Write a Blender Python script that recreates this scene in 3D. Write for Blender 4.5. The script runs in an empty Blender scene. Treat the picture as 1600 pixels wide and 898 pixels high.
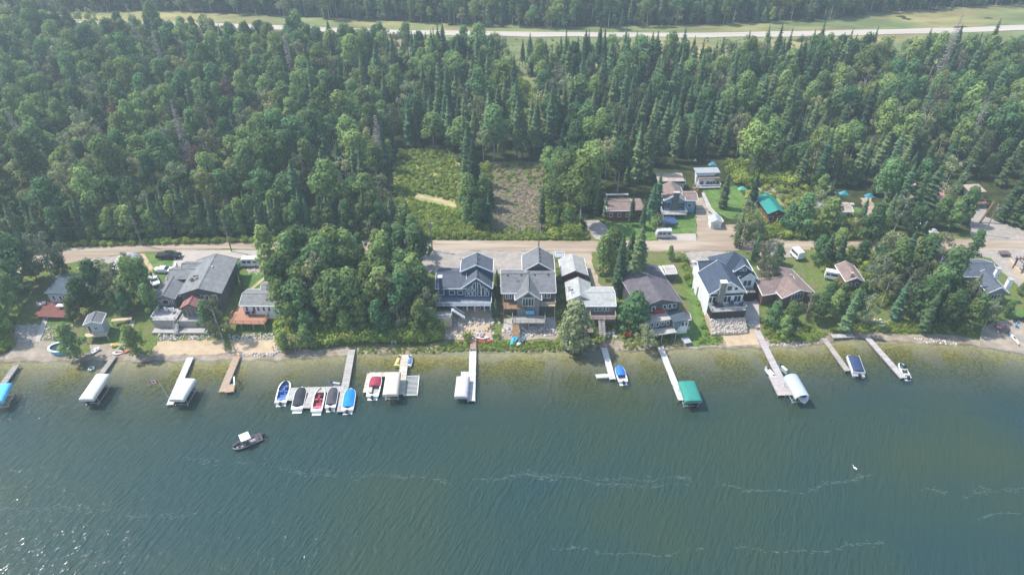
import bpy, math, random
import numpy as np
from mathutils import Vector, Matrix
from mathutils.geometry import delaunay_2d_cdt

scene = bpy.context.scene
COL = scene.collection
rnd = random.Random(7)
rad = math.radians

# ------------------------------------------------------------------ camera, sky, sun
CAM_H, PITCH, FPX = 100.0, rad(37.0), 1067.0
cam = bpy.data.cameras.new('camera'); cam.lens = 24.0; cam.sensor_width = 36.0
cam.clip_start = 1.0; cam.clip_end = 8000.0
camo = bpy.data.objects.new('camera', cam); COL.objects.link(camo)
camo.location = (0, 0, CAM_H); camo.rotation_euler = (math.pi/2 - PITCH, 0, 0)
scene.camera = camo
SUN_EL, SUN_AZ = 56.0, -73.0          # azimuth from +Y towards +X
world = bpy.data.worlds.new('World'); scene.world = world; world.use_nodes = True
wn = world.node_tree; wn.nodes.clear()
sky = wn.nodes.new('ShaderNodeTexSky'); sky.sky_type = 'NISHITA'; sky.sun_disc = False
sky.sun_elevation = rad(SUN_EL); sky.sun_rotation = rad(SUN_AZ)
sky.air_density = 1.4; sky.dust_density = 1.3; sky.ozone_density = 1.5
bg = wn.nodes.new('ShaderNodeBackground'); bg.inputs['Strength'].default_value = 0.15
wo = wn.nodes.new('ShaderNodeOutputWorld')
wn.links.new(sky.outputs[0], bg.inputs['Color']); wn.links.new(bg.outputs[0], wo.inputs['Surface'])
sun = bpy.data.lights.new('sun', 'SUN'); sun.energy = 4.1; sun.angle = rad(1.5); sun.color = (1.0, 0.94, 0.85)
suno = bpy.data.objects.new('sun', sun); COL.objects.link(suno)
sdir = Vector((math.sin(rad(SUN_AZ))*math.cos(rad(SUN_EL)), math.cos(rad(SUN_AZ))*math.cos(rad(SUN_EL)), math.sin(rad(SUN_EL))))
suno.rotation_euler = sdir.to_track_quat('Z', 'Y').to_euler()
scene.view_settings.view_transform = 'Standard'; scene.view_settings.look = 'None'
scene.view_settings.exposure = 0.72; scene.view_settings.gamma = 1.0
scene.render.engine = 'CYCLES'
scene.cycles.max_bounces = 6; scene.cycles.diffuse_bounces = 2; scene.cycles.glossy_bounces = 2
scene.cycles.transmission_bounces = 2; scene.cycles.volume_bounces = 0; scene.cycles.transparent_max_bounces = 6
scene.cycles.use_denoising = True
scene.cycles.volume_step_rate = 4.0

# ------------------------------------------------------------------ camera maths used to lay things out
SP, CP = math.sin(PITCH), math.cos(PITCH)
def ray(px, py):
    u, v = (px-800)/FPX, (py-449)/FPX
    return np.array((u, CP - v*SP, -SP - v*CP))
def W(px, py, z=0.0):
    d = ray(px, py); t = (z-CAM_H)/d[2]
    return (d[0]*t, d[1]*t)
def proj(x, y, z):
    dz = z-CAM_H
    dep = y*CP - dz*SP
    return 800 + FPX*x/dep, 449 + FPX*(-y*SP - dz*CP)/dep
SH = [(-400, 104), (-180, 106), (-109, 107.1), (-92, 107.3), (-78, 107.1), (-66, 107.6), (-49, 107.6), (-33, 109.5), (-9.7, 109.9), (7, 110.1),
      (20, 110.3), (28, 110.6), (40, 111.4), (50, 111.5), (63, 111.8), (70, 113.2), (78, 114.6), (85, 113.6), (91, 112.8), (101, 112.4), (106, 110.6), (112, 109.2), (200, 107), (400, 104)]
SHX, SHY = np.array([a for a, b in SH]), np.array([b for a, b in SH])
def Ys(x):
    x = np.asarray(x, float)
    return np.interp(x, SHX, SHY) + 0.25*np.sin(x*0.9) + 0.18*np.sin(x*2.3+1)
def smooth(t): t = np.clip(t, 0, 1); return t*t*(3-2*t)
def hgt(x, y):
    x = np.asarray(x, float); y = np.asarray(y, float)
    d = y - Ys(x)
    below = np.where(d > -14, d*0.085, -1.19 + (d+14)*0.16)
    below = np.maximum(below, -7)
    above = 0.10*np.minimum(d, 6) + 1.9*smooth((d-4)/12.0) + 0.7*smooth((d-14)/20.0)
    far = smooth((y-155)/25)
    roll = far*(0.010*(y-155) + 0.35*np.sin(x*0.05+1)*np.sin(y*0.06) + 0.15*np.sin(x*0.17)*np.sin(y*0.21+2))
    roll = np.minimum(roll, 3.0)
    return np.where(d < 0, below, above + np.where(y > 155, roll, 0))
def hz(x, y): return float(hgt(x, y))
def P(px, py, dz=0.0):
    z = 2.0
    for _ in range(14):
        x, y = W(px, py, z); z = 0.5*z + 0.5*(hz(x, y) + dz)
    return (x, y, hz(x, y))
def inpoly(px, py, poly):
    inside = False; j = len(poly)-1
    for i in range(len(poly)):
        xi, yi = poly[i]; xj, yj = poly[j]
        if (yi > py) != (yj > py) and px < (xj-xi)*(py-yi)/(yj-yi)+xi: inside = not inside
        j = i
    return inside

# ------------------------------------------------------------------ materials
MATS = {}
def nt(m):
    m.use_nodes = True; t = m.node_tree; t.nodes.clear(); return t, t.nodes, t.links
def mat(name, col, rough=0.8, var=0.18, scale=1.5, bump=0.0, bscale=8.0, metal=0.0, spec=0.3, stretch=(1, 1, 1), col2=None, thr=None):
    """procedural principled material: base colour broken up by two noises, optional second colour patches, bump"""
    if name in MATS: return MATS[name]
    m = bpy.data.materials.new(name); t, N, L = nt(m)
    o = N.new('ShaderNodeOutputMaterial'); b = N.new('ShaderNodeBsdfPrincipled'); L.new(b.outputs[0], o.inputs[0])
    g = N.new('ShaderNodeNewGeometry'); mp = N.new('ShaderNodeMapping'); L.new(g.outputs['Position'], mp.inputs[0])
    mp.inputs['Scale'].default_value = stretch
    n1 = N.new('ShaderNodeTexNoise'); n1.inputs['Scale'].default_value = scale; n1.inputs['Detail'].default_value = 5; L.new(mp.outputs[0], n1.inputs[0])
    r = N.new('ShaderNodeMapRange'); r.inputs['From Min'].default_value = 0.3; r.inputs['From Max'].default_value = 0.7
    r.inputs['To Min'].default_value = 1-var; r.inputs['To Max'].default_value = 1+var; L.new(n1.outputs[0], r.inputs[0])
    base = None
    if col2:
        n2 = N.new('ShaderNodeTexNoise'); n2.inputs['Scale'].default_value = scale*0.35; n2.inputs['Detail'].default_value = 6; L.new(mp.outputs[0], n2.inputs[0])
        r2 = N.new('ShaderNodeMapRange'); a = 0.5 if thr is None else thr
        r2.inputs['From Min'].default_value = a-0.07; r2.inputs['From Max'].default_value = a+0.07; L.new(n2.outputs[0], r2.inputs[0])
        mx = N.new('ShaderNodeMix'); mx.data_type = 'RGBA'; mx.inputs[6].default_value = (*col, 1); mx.inputs[7].default_value = (*col2, 1)
        L.new(r2.outputs[0], mx.inputs[0]); base = mx.outputs[2]
    ml = N.new('ShaderNodeVectorMath'); ml.operation = 'SCALE'; L.new(r.outputs[0], ml.inputs['Scale'])
    if base is not None: L.new(base, ml.inputs[0])
    else: ml.inputs[0].default_value = col
    L.new(ml.outputs[0], b.inputs['Base Color'])
    b.inputs['Roughness'].default_value = rough; b.inputs['Metallic'].default_value = metal; b.inputs['Specular IOR Level'].default_value = spec
    if bump:
        n3 = N.new('ShaderNodeTexNoise'); n3.inputs['Scale'].default_value = bscale; n3.inputs['Detail'].default_value = 4; L.new(mp.outputs[0], n3.inputs[0])
        bp = N.new('ShaderNodeBump'); bp.inputs['Strength'].default_value = bump; bp.inputs['Distance'].default_value = 0.3
        L.new(n3.outputs[0], bp.inputs['Height']); L.new(bp.outputs[0], b.inputs['Normal'])
    MATS[name] = m; return m
def shingle(name, col, var=0.2):
    """asphalt shingle courses: faint horizontal rows every 0.3 m of height plus blotchy weathering"""
    if name in MATS: return MATS[name]
    m = mat(name, col, 0.9, var, 0.8, 0.3, 6, stretch=(1, 1, 3))
    t = m.node_tree; N, L = t.nodes, t.links
    b = [n for n in N if n.type == 'BSDF_PRINCIPLED'][0]; src = b.inputs['Base Color'].links[0].from_socket
    g = N.new('ShaderNodeNewGeometry'); w = N.new('ShaderNodeTexNoise'); w.inputs['Scale'].default_value = 3.0; w.inputs['Detail'].default_value = 2
    mp = N.new('ShaderNodeMapping'); mp.inputs['Scale'].default_value = (1, 1, 5); L.new(g.outputs['Position'], mp.inputs[0]); L.new(mp.outputs[0], w.inputs[0])
    r = N.new('ShaderNodeMapRange'); r.inputs['From Min'].default_value = 0.35; r.inputs['From Max'].default_value = 0.65; r.inputs['To Min'].default_value = 0.84; r.inputs['To Max'].default_value = 1.14
    L.new(w.outputs[0], r.inputs[0])
    v = N.new('ShaderNodeVectorMath'); v.operation = 'SCALE'; L.new(src, v.inputs[0]); L.new(r.outputs[0], v.inputs['Scale']); L.new(v.outputs[0], b.inputs['Base Color'])
    return m
def siding(name, col):
    """lap siding: course every 0.2 m as bump"""
    if name in MATS: return MATS[name]
    m = mat(name, col, 0.7, 0.07, 0.9)
    t = m.node_tree; N, L = t.nodes, t.links
    b = [n for n in N if n.type == 'BSDF_PRINCIPLED'][0]
    g = N.new('ShaderNodeNewGeometry'); w = N.new('ShaderNodeTexWave'); w.bands_direction = 'Z'; w.wave_profile = 'SAW'; w.inputs['Scale'].default_value = 1.6
    L.new(g.outputs['Position'], w.inputs[0]); bp = N.new('ShaderNodeBump'); bp.inputs['Strength'].default_value = 0.4; bp.inputs['Distance'].default_value = 0.05
    L.new(w.outputs[0], bp.inputs['Height']); L.new(bp.outputs[0], b.inputs['Normal'])
    return m
def leafmat(name, c1, c2, tl=0.42, obvar=0.35):
    """foliage: colour differs from tree to tree (object random) and from leaf clump to leaf clump (island random)"""
    m = bpy.data.materials.new(name); t, N, L = nt(m)
    o = N.new('ShaderNodeOutputMaterial'); oi = N.new('ShaderNodeObjectInfo'); g = N.new('ShaderNodeNewGeometry')
    mx = N.new('ShaderNodeMix'); mx.data_type = 'RGBA'; mx.inputs[6].default_value = (*c1, 1); mx.inputs[7].default_value = (*c2, 1)
    L.new(oi.outputs['Random'], mx.inputs[0])
    hs = N.new('ShaderNodeHueSaturation'); L.new(mx.outputs[2], hs.inputs['Color'])
    r = N.new('ShaderNodeMapRange'); r.inputs['To Min'].default_value = 0.75; r.inputs['To Max'].default_value = 1.25; L.new(g.outputs['Random Per Island'], r.inputs[0])
    # second tree-to-tree draw for brightness
    q = N.new('ShaderNodeMath'); q.operation = 'MULTIPLY'; q.inputs[1].default_value = 17.31; L.new(oi.outputs['Random'], q.inputs[0])
    q2 = N.new('ShaderNodeMath'); q2.operation = 'FRACT'; L.new(q.outputs[0], q2.inputs[0])
    r2 = N.new('ShaderNodeMapRange'); r2.inputs['To Min'].default_value = 1-obvar; r2.inputs['To Max'].default_value = 1+obvar; L.new(q2.outputs[0], r2.inputs[0])
    pr = N.new('ShaderNodeMath'); pr.operation = 'MULTIPLY'; L.new(r.outputs[0], pr.inputs[0]); L.new(r2.outputs[0], pr.inputs[1]); L.new(pr.outputs[0], hs.inputs['Value'])
    d = N.new('ShaderNodeBsdfDiffuse'); tr = N.new('ShaderNodeBsdfTranslucent'); ms = N.new('ShaderNodeMixShader'); ms.inputs[0].default_value = tl
    L.new(hs.outputs[0], d.inputs[0]); L.new(hs.outputs[0], tr.inputs[0]); L.new(d.outputs[0], ms.inputs[1]); L.new(tr.outputs[0], ms.inputs[2])
    L.new(ms.outputs[0], o.inputs[0]); MATS[name] = m; return m

M_WHITE = mat('white_paint', (0.68, 0.69, 0.70), 0.5, 0.05)
M_TRIM = mat('white_trim', (0.8, 0.81, 0.82), 0.5, 0.03)
M_GLASS = mat('window_glass', (0.03, 0.045, 0.06), 0.08, 0.2, 0.7, spec=0.8)
M_BLACK = mat('black_vinyl', (0.015, 0.017, 0.02), 0.5, 0.2, 2)
M_RUBBER = mat('rubber', (0.02, 0.02, 0.02), 0.9, 0.1)
M_STEEL = mat('galvanised_metal', (0.45, 0.47, 0.48), 0.45, 0.1, 2, metal=0.5)
M_WOODG = mat('weathered_grey_wood', (0.30, 0.285, 0.27), 0.85, 0.2, 2.5, 0.2, 10)
M_WOODB = mat('brown_wood', (0.27, 0.17, 0.10), 0.8, 0.2, 2.5, 0.2, 10)
M_WOODO = mat('orange_stained_wood', (0.36, 0.185, 0.12), 0.7, 0.15, 2.5)
M_WOODP = mat('pale_wood', (0.50, 0.40, 0.29), 0.8, 0.15, 2.5, 0.2, 10)
M_WOODR = mat('red_stained_wood', (0.17, 0.065, 0.055), 0.8, 0.15, 2.5)
M_DOCKW = mat('white_dock_boards', (0.54, 0.54, 0.53), 0.75, 0.12, 1.2)
M_STONE = mat('chimney_stone', (0.24, 0.22, 0.21), 0.9, 0.35, 3, 0.5, 5)
M_CONC = mat('concrete', (0.38, 0.36, 0.34), 0.9, 0.12, 0.8)
M_POLE = mat('pole_wood', (0.22, 0.19, 0.16), 0.9, 0.15, 2)
M_BARK = mat('grey_bark', (0.12, 0.10, 0.085), 0.95, 0.3, 3)
M_BIRCH = mat('pale_bark', (0.50, 0.48, 0.44), 0.9, 0.25, 4, col2=(0.12, 0.1, 0.09), thr=0.6)
M_DEAD = mat('dead_wood', (0.34, 0.30, 0.29), 0.95, 0.2, 3)

# ------------------------------------------------------------------ mesh helper
class MB:
    def __init__(s): s.v = []; s.f = []; s.m = []
    def add(s, vs, fs, m=0):
        b = len(s.v); s.v += [tuple(map(float, p)) for p in vs]; s.f += [tuple(i+b for i in f) for f in fs]; s.m += [m]*len(fs); return s
    def box(s, c, sz, a=0.0, m=0, tilt=None):
        hx, hy, hz_ = sz[0]/2, sz[1]/2, sz[2]/2; vs = []
        ca, sa = math.cos(a), math.sin(a)
        for dz in (-hz_, hz_):
            for dx, dy in ((-hx, -hy), (hx, -hy), (hx, hy), (-hx, hy)):
                vs.append((c[0]+dx*ca-dy*sa, c[1]+dx*sa+dy*ca, c[2]+dz))
        return s.add(vs, [(3, 2, 1, 0), (4, 5, 6, 7), (0, 1, 5, 4), (1, 2, 6, 5), (2, 3, 7, 6), (3, 0, 4, 7)], m)
    def beam(s, p, q, w, h, m=0):
        p, q = Vector(p), Vector(q); d = (q-p).normalized()
        side = d.cross(Vector((0, 0, 1)))
        side = Vector((1, 0, 0)) if side.length < 1e-3 else side.normalized()
        up = side.cross(d).normalized(); vs = []
        for e in (p, q):
            for i, j in ((-1, -1), (1, -1), (1, 1), (-1, 1)): vs.append(e + side*(i*w/2) + up*(j*h/2))
        return s.add(vs, [(3, 2, 1, 0), (4, 5, 6, 7), (0, 1, 5, 4), (1, 2, 6, 5), (2, 3, 7, 6), (3, 0, 4, 7)], m)
    def tube(s, p, q, r0, r1=None, n=8, m=0, cap=True):
        r1 = r0 if r1 is None else r1
        p, q = Vector(p), Vector(q); d = (q-p).normalized()
        a = d.orthogonal().normalized(); b = d.cross(a); vs = []
        for e, r in ((p, r0), (q, r1)):
            for k in range(n):
                t = 2*math.pi*k/n; vs.append(e + a*(r*math.cos(t)) + b*(r*math.sin(t)))
        fs = [(k, (k+1) % n, n+(k+1) % n, n+k) for k in range(n)]
        if cap: fs += [tuple(range(n-1, -1, -1)), tuple(range(n, 2*n))]
        return s.add(vs, fs, m)
    def prism(s, top, dz, m=0):
        """closed slab: polygon `top` (3-D points) extruded down by dz"""
        n = len(top); vs = list(top) + [(p[0], p[1], p[2]-dz) for p in top]
        fs = [tuple(range(n)), tuple(range(2*n-1, n-1, -1))] + [(i, n+i, n+(i+1) % n, (i+1) % n) for i in range(n)]
        return s.add(vs, fs, m)
    def loft(s, rings, closed=False, m=0, caps=False):
        n = len(rings[0]); vs = [p for r in rings for p in r]; fs = []
        for i in range(len(rings)-1):
            for j in range(n if closed else n-1):
                k = (j+1) % n; fs.append((i*n+j, i*n+k, (i+1)*n+k, (i+1)*n+j))
        if caps: fs += [tuple(range(n-1, -1, -1)), tuple((len(rings)-1)*n+i for i in range(n))]
        return s.add(vs, fs, m)
    def mesh(s, name, mats, off=(0, 0, 0), smooth_=False):
        me = bpy.data.meshes.new(name)
        me.from_pydata([(a-off[0], b-off[1], c-off[2]) for a, b, c in s.v], [], s.f)
        mats = mats if isinstance(mats, (list, tuple)) else [mats]
        for k in mats: me.materials.append(k)
        if len(mats) > 1: me.polygons.foreach_set('material_index', s.m)
        if smooth_: me.polygons.foreach_set('use_smooth', [True]*len(s.f))
        me.update(); return me
    def build(s, name, mats, parent=None, label=None, kind=None, smooth_=False):
        off = parent.get('_o', (0, 0, 0)) if parent else (0, 0, 0)
        me = s.mesh(name, mats, off, smooth_)
        o = bpy.data.objects.new(name, me); COL.objects.link(o)
        if parent: o.parent = parent; ORIG[o.name] = tuple(off)
        if label: o['label'] = label
        if kind: o['kind'] = kind
        return o
ORIG = {}
class Part(dict): pass
def thing(name, label, cat, loc=(0, 0, 0), rz=0.0, group=None, local=False):
    """an Empty at the base of a thing. local=False: parts are written in world metres and moved to the Empty's frame"""
    o = bpy.data.objects.new(name, None); COL.objects.link(o); o.empty_display_size = 0.5
    o.location = loc; o.rotation_euler = (0, 0, rz); o['label'] = label; o['category'] = cat
    if group: o['group'] = group
    if not local: o['_o'] = tuple(loc)
    return o
def tag(o, label, cat, group=None):
    o['label'] = label; o['category'] = cat
    if group: o['group'] = group
    return o
def subbuild(mb, name, mats, part, world_off=None, **k):
    """build a sub-part under a part (parts have no own offset: their origin is the thing's)"""
    off = world_off if world_off is not None else ORIG.get(part.name, (0, 0, 0))
    me = mb.mesh(name, mats, off, k.get('smooth_', False)); o = bpy.data.objects.new(name, me); COL.objects.link(o); o.parent = part
    ORIG[o.name] = off
    return o
def copy_tree(o, parent=None):
    c = o.copy(); COL.objects.link(c)
    if parent: c.parent = parent
    for ch in o.children: copy_tree(ch, c)
    return c
# ------------------------------------------------------------------ ground, lake, roads: the setting
def grid_mesh(name, xs, ys, zf, m, attr=None):
    X, Y = np.meshgrid(xs, ys); Z = zf(X, Y); n, k = len(xs), len(ys)
    co = np.stack([X.ravel(), Y.ravel(), Z.ravel()], 1).astype(np.float32)
    i = np.arange((k-1)*(n-1)); r, c = i//(n-1), i % (n-1); a = r*n+c
    f = np.stack([a, a+1, a+n+1, a+n], 1).astype(np.int32)
    me = bpy.data.meshes.new(name); me.vertices.add(len(co)); me.vertices.foreach_set('co', co.ravel())
    me.loops.add(f.size); me.loops.foreach_set('vertex_index', f.ravel())
    me.polygons.add(len(f)); me.polygons.foreach_set('loop_start', np.arange(0, f.size, 4, dtype=np.int32))
    me.polygons.foreach_set('use_smooth', np.ones(len(f), bool)); me.update(calc_edges=True); me.validate()
    if attr:
        for an, fn in attr.items():
            at = me.attributes.new(an, 'FLOAT', 'POINT'); at.data.foreach_set('value', fn(X, Y).ravel().astype(np.float32))
    me.materials.append(m); o = bpy.data.objects.new(name, me); COL.objects.link(o); o['kind'] = 'structure'; return o

# ground material: grass near the cabins, dark leaf litter in the forest, sand and weed on the lake bed
def ground_mat():
    m = bpy.data.materials.new('ground_cover'); t, N, L = nt(m)
    o = N.new('ShaderNodeOutputMaterial'); b = N.new('ShaderNodeBsdfDiffuse'); L.new(b.outputs[0], o.inputs[0])
    g = N.new('ShaderNodeNewGeometry')
    def noise(s, d=5, vec=None):
        n = N.new('ShaderNodeTexNoise'); n.inputs['Scale'].default_value = s; n.inputs['Detail'].default_value = d; L.new(vec or g.outputs['Position'], n.inputs[0]); return n.outputs[0]
    def rng(src, a, b_, c=0.0, d=1.0):
        r = N.new('ShaderNodeMapRange'); r.inputs['From Min'].default_value = a; r.inputs['From Max'].default_value = b_; r.inputs['To Min'].default_value = c; r.inputs['To Max'].default_value = d
        L.new(src, r.inputs[0]); return r.outputs[0]
    def mix(f, a, b_):
        x = N.new('ShaderNodeMix'); x.data_type = 'RGBA'; L.new(f, x.inputs[0])
        for s, k in ((a, 6), (b_, 7)):
            if isinstance(s, tuple): x.inputs[k].default_value = (*s, 1)
            else: L.new(s, x.inputs[k])
        return x.outputs[2]
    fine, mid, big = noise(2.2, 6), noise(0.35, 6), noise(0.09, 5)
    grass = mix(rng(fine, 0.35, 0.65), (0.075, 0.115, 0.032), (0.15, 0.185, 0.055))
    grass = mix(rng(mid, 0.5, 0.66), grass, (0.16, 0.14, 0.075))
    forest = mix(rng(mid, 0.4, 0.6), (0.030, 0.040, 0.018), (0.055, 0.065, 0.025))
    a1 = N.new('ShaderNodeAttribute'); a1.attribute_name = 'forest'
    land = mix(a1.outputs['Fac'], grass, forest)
    sand = mix(rng(fine, 0.35, 0.65), (0.30, 0.235, 0.15), (0.42, 0.34, 0.22))
    weedc = mix(rng(fine, 0.38, 0.62), (0.17, 0.14, 0.025), (0.46, 0.34, 0.05))
    weed = mix(rng(big, 0.47, 0.54), sand, weedc)
    a2 = N.new('ShaderNodeAttribute'); a2.attribute_name = 'bed'     # 0 on land, rising with depth
    bed = mix(rng(a2.outputs['Fac'], 0.05, 0.35), sand, weed)
    a3 = rng(a2.outputs['Fac'], -0.12, -0.02)
    L.new(mix(a3, land, bed), b.inputs['Color']); return m
def axis(segs):
    out = []
    for a, b, s in segs: out += list(np.arange(a, b, s))
    out.append(segs[-1][1]); return np.array(out, float)
gx = axis([(-3000, -400, 200), (-400, -160, 20), (-160, 160, 1.0), (160, 400, 20), (400, 3000, 200)])
gy = axis([(-600, 60, 60), (60, 80, 4), (80, 160, 0.8), (160, 260, 3), (260, 460, 6), (460, 4000, 250)])
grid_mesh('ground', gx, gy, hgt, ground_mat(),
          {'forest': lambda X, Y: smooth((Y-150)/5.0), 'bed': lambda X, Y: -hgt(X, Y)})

# lake water: a real sheet at z = 0; clear over the shallows, green-grey where deep
def water_mat():
    m = bpy.data.materials.new('lake_water'); t, N, L = nt(m)
    o = N.new('ShaderNodeOutputMaterial'); g = N.new('ShaderNodeNewGeometry')
    def mth(op, a, b_=None):
        x = N.new('ShaderNodeMath'); x.operation = op
        for k, s in enumerate((a, b_)):
            if s is None: continue
            if isinstance(s, (int, float)): x.inputs[k].default_value = s
            else: L.new(s, x.inputs[k])
        return x.outputs[0]
    def wavy(rot, sx, sy, scale, detail=3, dist=0.0, loc=0):
        mp = N.new('ShaderNodeMapping'); mp.vector_type = 'TEXTURE'; mp.inputs['Rotation'].default_value = (0, 0, rot); mp.inputs['Scale'].default_value = (sx, sy, 1); mp.inputs['Location'].default_value = (loc, loc, 0)
        L.new(g.outputs['Position'], mp.inputs[0]); n = N.new('ShaderNodeTexNoise'); n.inputs['Scale'].default_value = scale; n.inputs['Detail'].default_value = detail
        n.inputs['Roughness'].default_value = 0.55; n.inputs['Distortion'].default_value = dist; L.new(mp.outputs[0], n.inputs[0]); return n.outputs[0]
    CR = rad(-27)
    w1 = wavy(CR, 0.75, 3.4, 1.0, 2, 0.5)
    w2 = wavy(CR+0.35, 0.45, 1.3, 1.0, 3, 0.3, 5)
    w3 = wavy(CR-0.5, 0.22, 0.4, 1.0, 3, 0, 9)
    gust = wavy(0.1, 34, 16, 1.0, 4, 0.8, 3)
    hsum = mth('ADD', mth('ADD', mth('MULTIPLY', w1, 1.0), mth('MULTIPLY', w2, 0.26)), mth('MULTIPLY', w3, 0.03))
    gr = N.new('ShaderNodeMapRange'); gr.inputs['From Min'].default_value = 0.3; gr.inputs['From Max'].default_value = 0.7; gr.inputs['To Min'].default_value = 0.42; gr.inputs['To Max'].default_value = 1.2; L.new(gust, gr.inputs[0])
    at = N.new('ShaderNodeAttribute'); at.attribute_name = 'depth'; dep = at.outputs['Fac']
    cal = N.new('ShaderNodeMapRange'); cal.inputs['From Min'].default_value = 0.0; cal.inputs['From Max'].default_value = 0.8; cal.inputs['To Min'].default_value = 0.25; L.new(dep, cal.inputs[0])
    bp = N.new('ShaderNodeBump'); bp.inputs['Distance'].default_value = 0.36
    L.new(mth('MULTIPLY', gr.outputs[0], cal.outputs[0]), bp.inputs['Strength']); L.new(hsum, bp.inputs['Height'])
    # body colour: patches of greener, plankton rich water and bluer water
    cmx = N.new('ShaderNodeMix'); cmx.data_type = 'RGBA'; cmx.inputs[6].default_value = (0.017, 0.045, 0.044, 1); cmx.inputs[7].default_value = (0.030, 0.052, 0.030, 1)
    pn = wavy(0.3, 60, 45, 1.0, 3, 0, 31); pr = N.new('ShaderNodeMapRange'); pr.inputs['From Min'].default_value = 0.4; pr.inputs['From Max'].default_value = 0.62; L.new(pn, pr.inputs[0]); L.new(pr.outputs[0], cmx.inputs[0])
    df = N.new('ShaderNodeBsdfDiffuse'); L.new(cmx.outputs[2], df.inputs[0]); L.new(bp.outputs[0], df.inputs['Normal'])
    tr = N.new('ShaderNodeBsdfTransparent'); tr.inputs[0].default_value = (0.86, 0.95, 0.90, 1)
    a = mth('SUBTRACT', 1.0, mth('EXPONENT', mth('MULTIPLY', dep, -1.1)))
    body = N.new('ShaderNodeMixShader'); L.new(a, body.inputs[0]); L.new(tr.outputs[0], body.inputs[1]); L.new(df.outputs[0], body.inputs[2])
    gl = N.new('ShaderNodeBsdfGlossy'); gl.inputs['Roughness'].default_value = 0.19; L.new(bp.outputs[0], gl.inputs['Normal'])
    fr = N.new('ShaderNodeFresnel'); fr.inputs['IOR'].default_value = 1.38; L.new(bp.outputs[0], fr.inputs['Normal'])
    fin = N.new('ShaderNodeMixShader'); L.new(fr.outputs[0], fin.inputs[0]); L.new(body.outputs[0], fin.inputs[1]); L.new(gl.outputs[0], fin.inputs[2])
    L.new(fin.outputs[0], o.inputs[0]); return m
wx = axis([(-3000, -400, 200), (-400, -160, 20), (-160, 160, 1.0), (160, 400, 20), (400, 3000, 200)])
wy = axis([(-600, 60, 60), (60, 80, 4), (80, 120, 0.8)])
lake = grid_mesh('lake_water', wx, wy, lambda X, Y: X*0, water_mat(), {'depth': lambda X, Y: np.maximum(0, -hgt(X, Y))})

PATCH = {}
def patch_world(name, poly, m, lift, jit=0.35, cell=2.0, seed=1, kind='structure'):
    """a draped sheet following the ground, with a ragged edge"""
    r = random.Random(seed); edge = []
    n = len(poly)
    for i in range(n):
        a, b = poly[i], poly[(i+1) % n]; ln = math.hypot(b[0]-a[0], b[1]-a[1]); k = max(1, int(ln/1.0)) if jit else max(1, int(ln/1.6))
        for j in range(k):
            t = j/k; edge.append((a[0]+(b[0]-a[0])*t + r.uniform(-jit, jit), a[1]+(b[1]-a[1])*t + r.uniform(-jit, jit)))
    pts = [Vector(e) for e in edge]; ne = len(pts)
    x0, x1 = min(p[0] for p in edge), max(p[0] for p in edge); y0, y1 = min(p[1] for p in edge), max(p[1] for p in edge)
    y = y0+cell/2
    while y < y1:
        x = x0+cell/2
        while x < x1:
            if inpoly(x, y, edge): pts.append(Vector((x, y)))
            x += cell
        y += cell
    out = delaunay_2d_cdt(pts, [(i, (i+1) % ne) for i in range(ne)], [], 1, 1e-4)
    vs, fs = out[0], out[2]
    ks = [f for f in fs if inpoly(sum(vs[i][0] for i in f)/3, sum(vs[i][1] for i in f)/3, edge)]
    X = np.array([v[0] for v in vs]); Y = np.array([v[1] for v in vs]); Z = hgt(X, Y)+lift
    ks = [tuple(f) if ((vs[f[1]][0]-vs[f[0]][0])*(vs[f[2]][1]-vs[f[0]][1])-(vs[f[1]][1]-vs[f[0]][1])*(vs[f[2]][0]-vs[f[0]][0])) > 0 else tuple(f[::-1]) for f in ks]
    mb = MB(); mb.v = list(zip(X.tolist(), Y.tolist(), Z.tolist())); mb.f = ks; mb.m = [0]*len(ks)
    o = mb.build(name, m, smooth_=True); o['kind'] = kind; return o
def patch(name, pxpoly, m, lift, **k):
    return patch_world(name, [P(a, b)[:2] for a, b in pxpoly], m, lift, **k)

M_ROAD = mat('dirt_road', (0.285, 0.225, 0.17), 0.95, 0.16, 1.1, 0.3, 3, stretch=(0.10, 1.3, 1), col2=(0.36, 0.30, 0.235), thr=0.5)
M_GRAVEL = mat('grey_gravel', (0.285, 0.26, 0.235), 0.95, 0.14, 1.1, 0.4, 5, col2=(0.33, 0.295, 0.26), thr=0.5)
M_PAD = mat('concrete_pad', (0.37, 0.335, 0.30), 0.9, 0.08, 0.5, 0.1, 3)
M_SAND = mat('golden_sand', (0.43, 0.34, 0.23), 0.95, 0.10, 0.8, 0.3, 3, col2=(0.40, 0.30, 0.20), thr=0.56)
M_SANDG = mat('grey_sand', (0.32, 0.27, 0.22), 0.95, 0.14, 0.8, 0.3, 3, col2=(0.26, 0.225, 0.18), thr=0.5)
M_WET = mat('wet_shore_sand', (0.21, 0.165, 0.125), 0.8, 0.18, 0.9, 0.2, 3, col2=(0.30, 0.25, 0.20), thr=0.5)
M_LAWN = mat('mown_lawn', (0.075, 0.150, 0.032), 0.95, 0.2, 1.2, 0.3, 5, col2=(0.12, 0.18, 0.045), thr=0.54)
M_MEADOW = mat('dry_meadow', (0.29, 0.30, 0.10), 0.95, 0.2, 0.25, 0.3, 2, col2=(0.20, 0.26, 0.07), thr=0.5)
M_SLASH = mat('cleared_soil', (0.15, 0.12, 0.09), 0.95, 0.35, 1.0, 0.6, 3, col2=(0.11, 0.14, 0.045), thr=0.5)
M_HIGHWAY = mat('pale_highway', (0.40, 0.36, 0.315), 0.9, 0.12, 0.5, stretch=(0.05, 1.5, 1))
M_PATH = mat('trodden_path', (0.40, 0.30, 0.20), 0.95, 0.15, 0.8)

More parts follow.
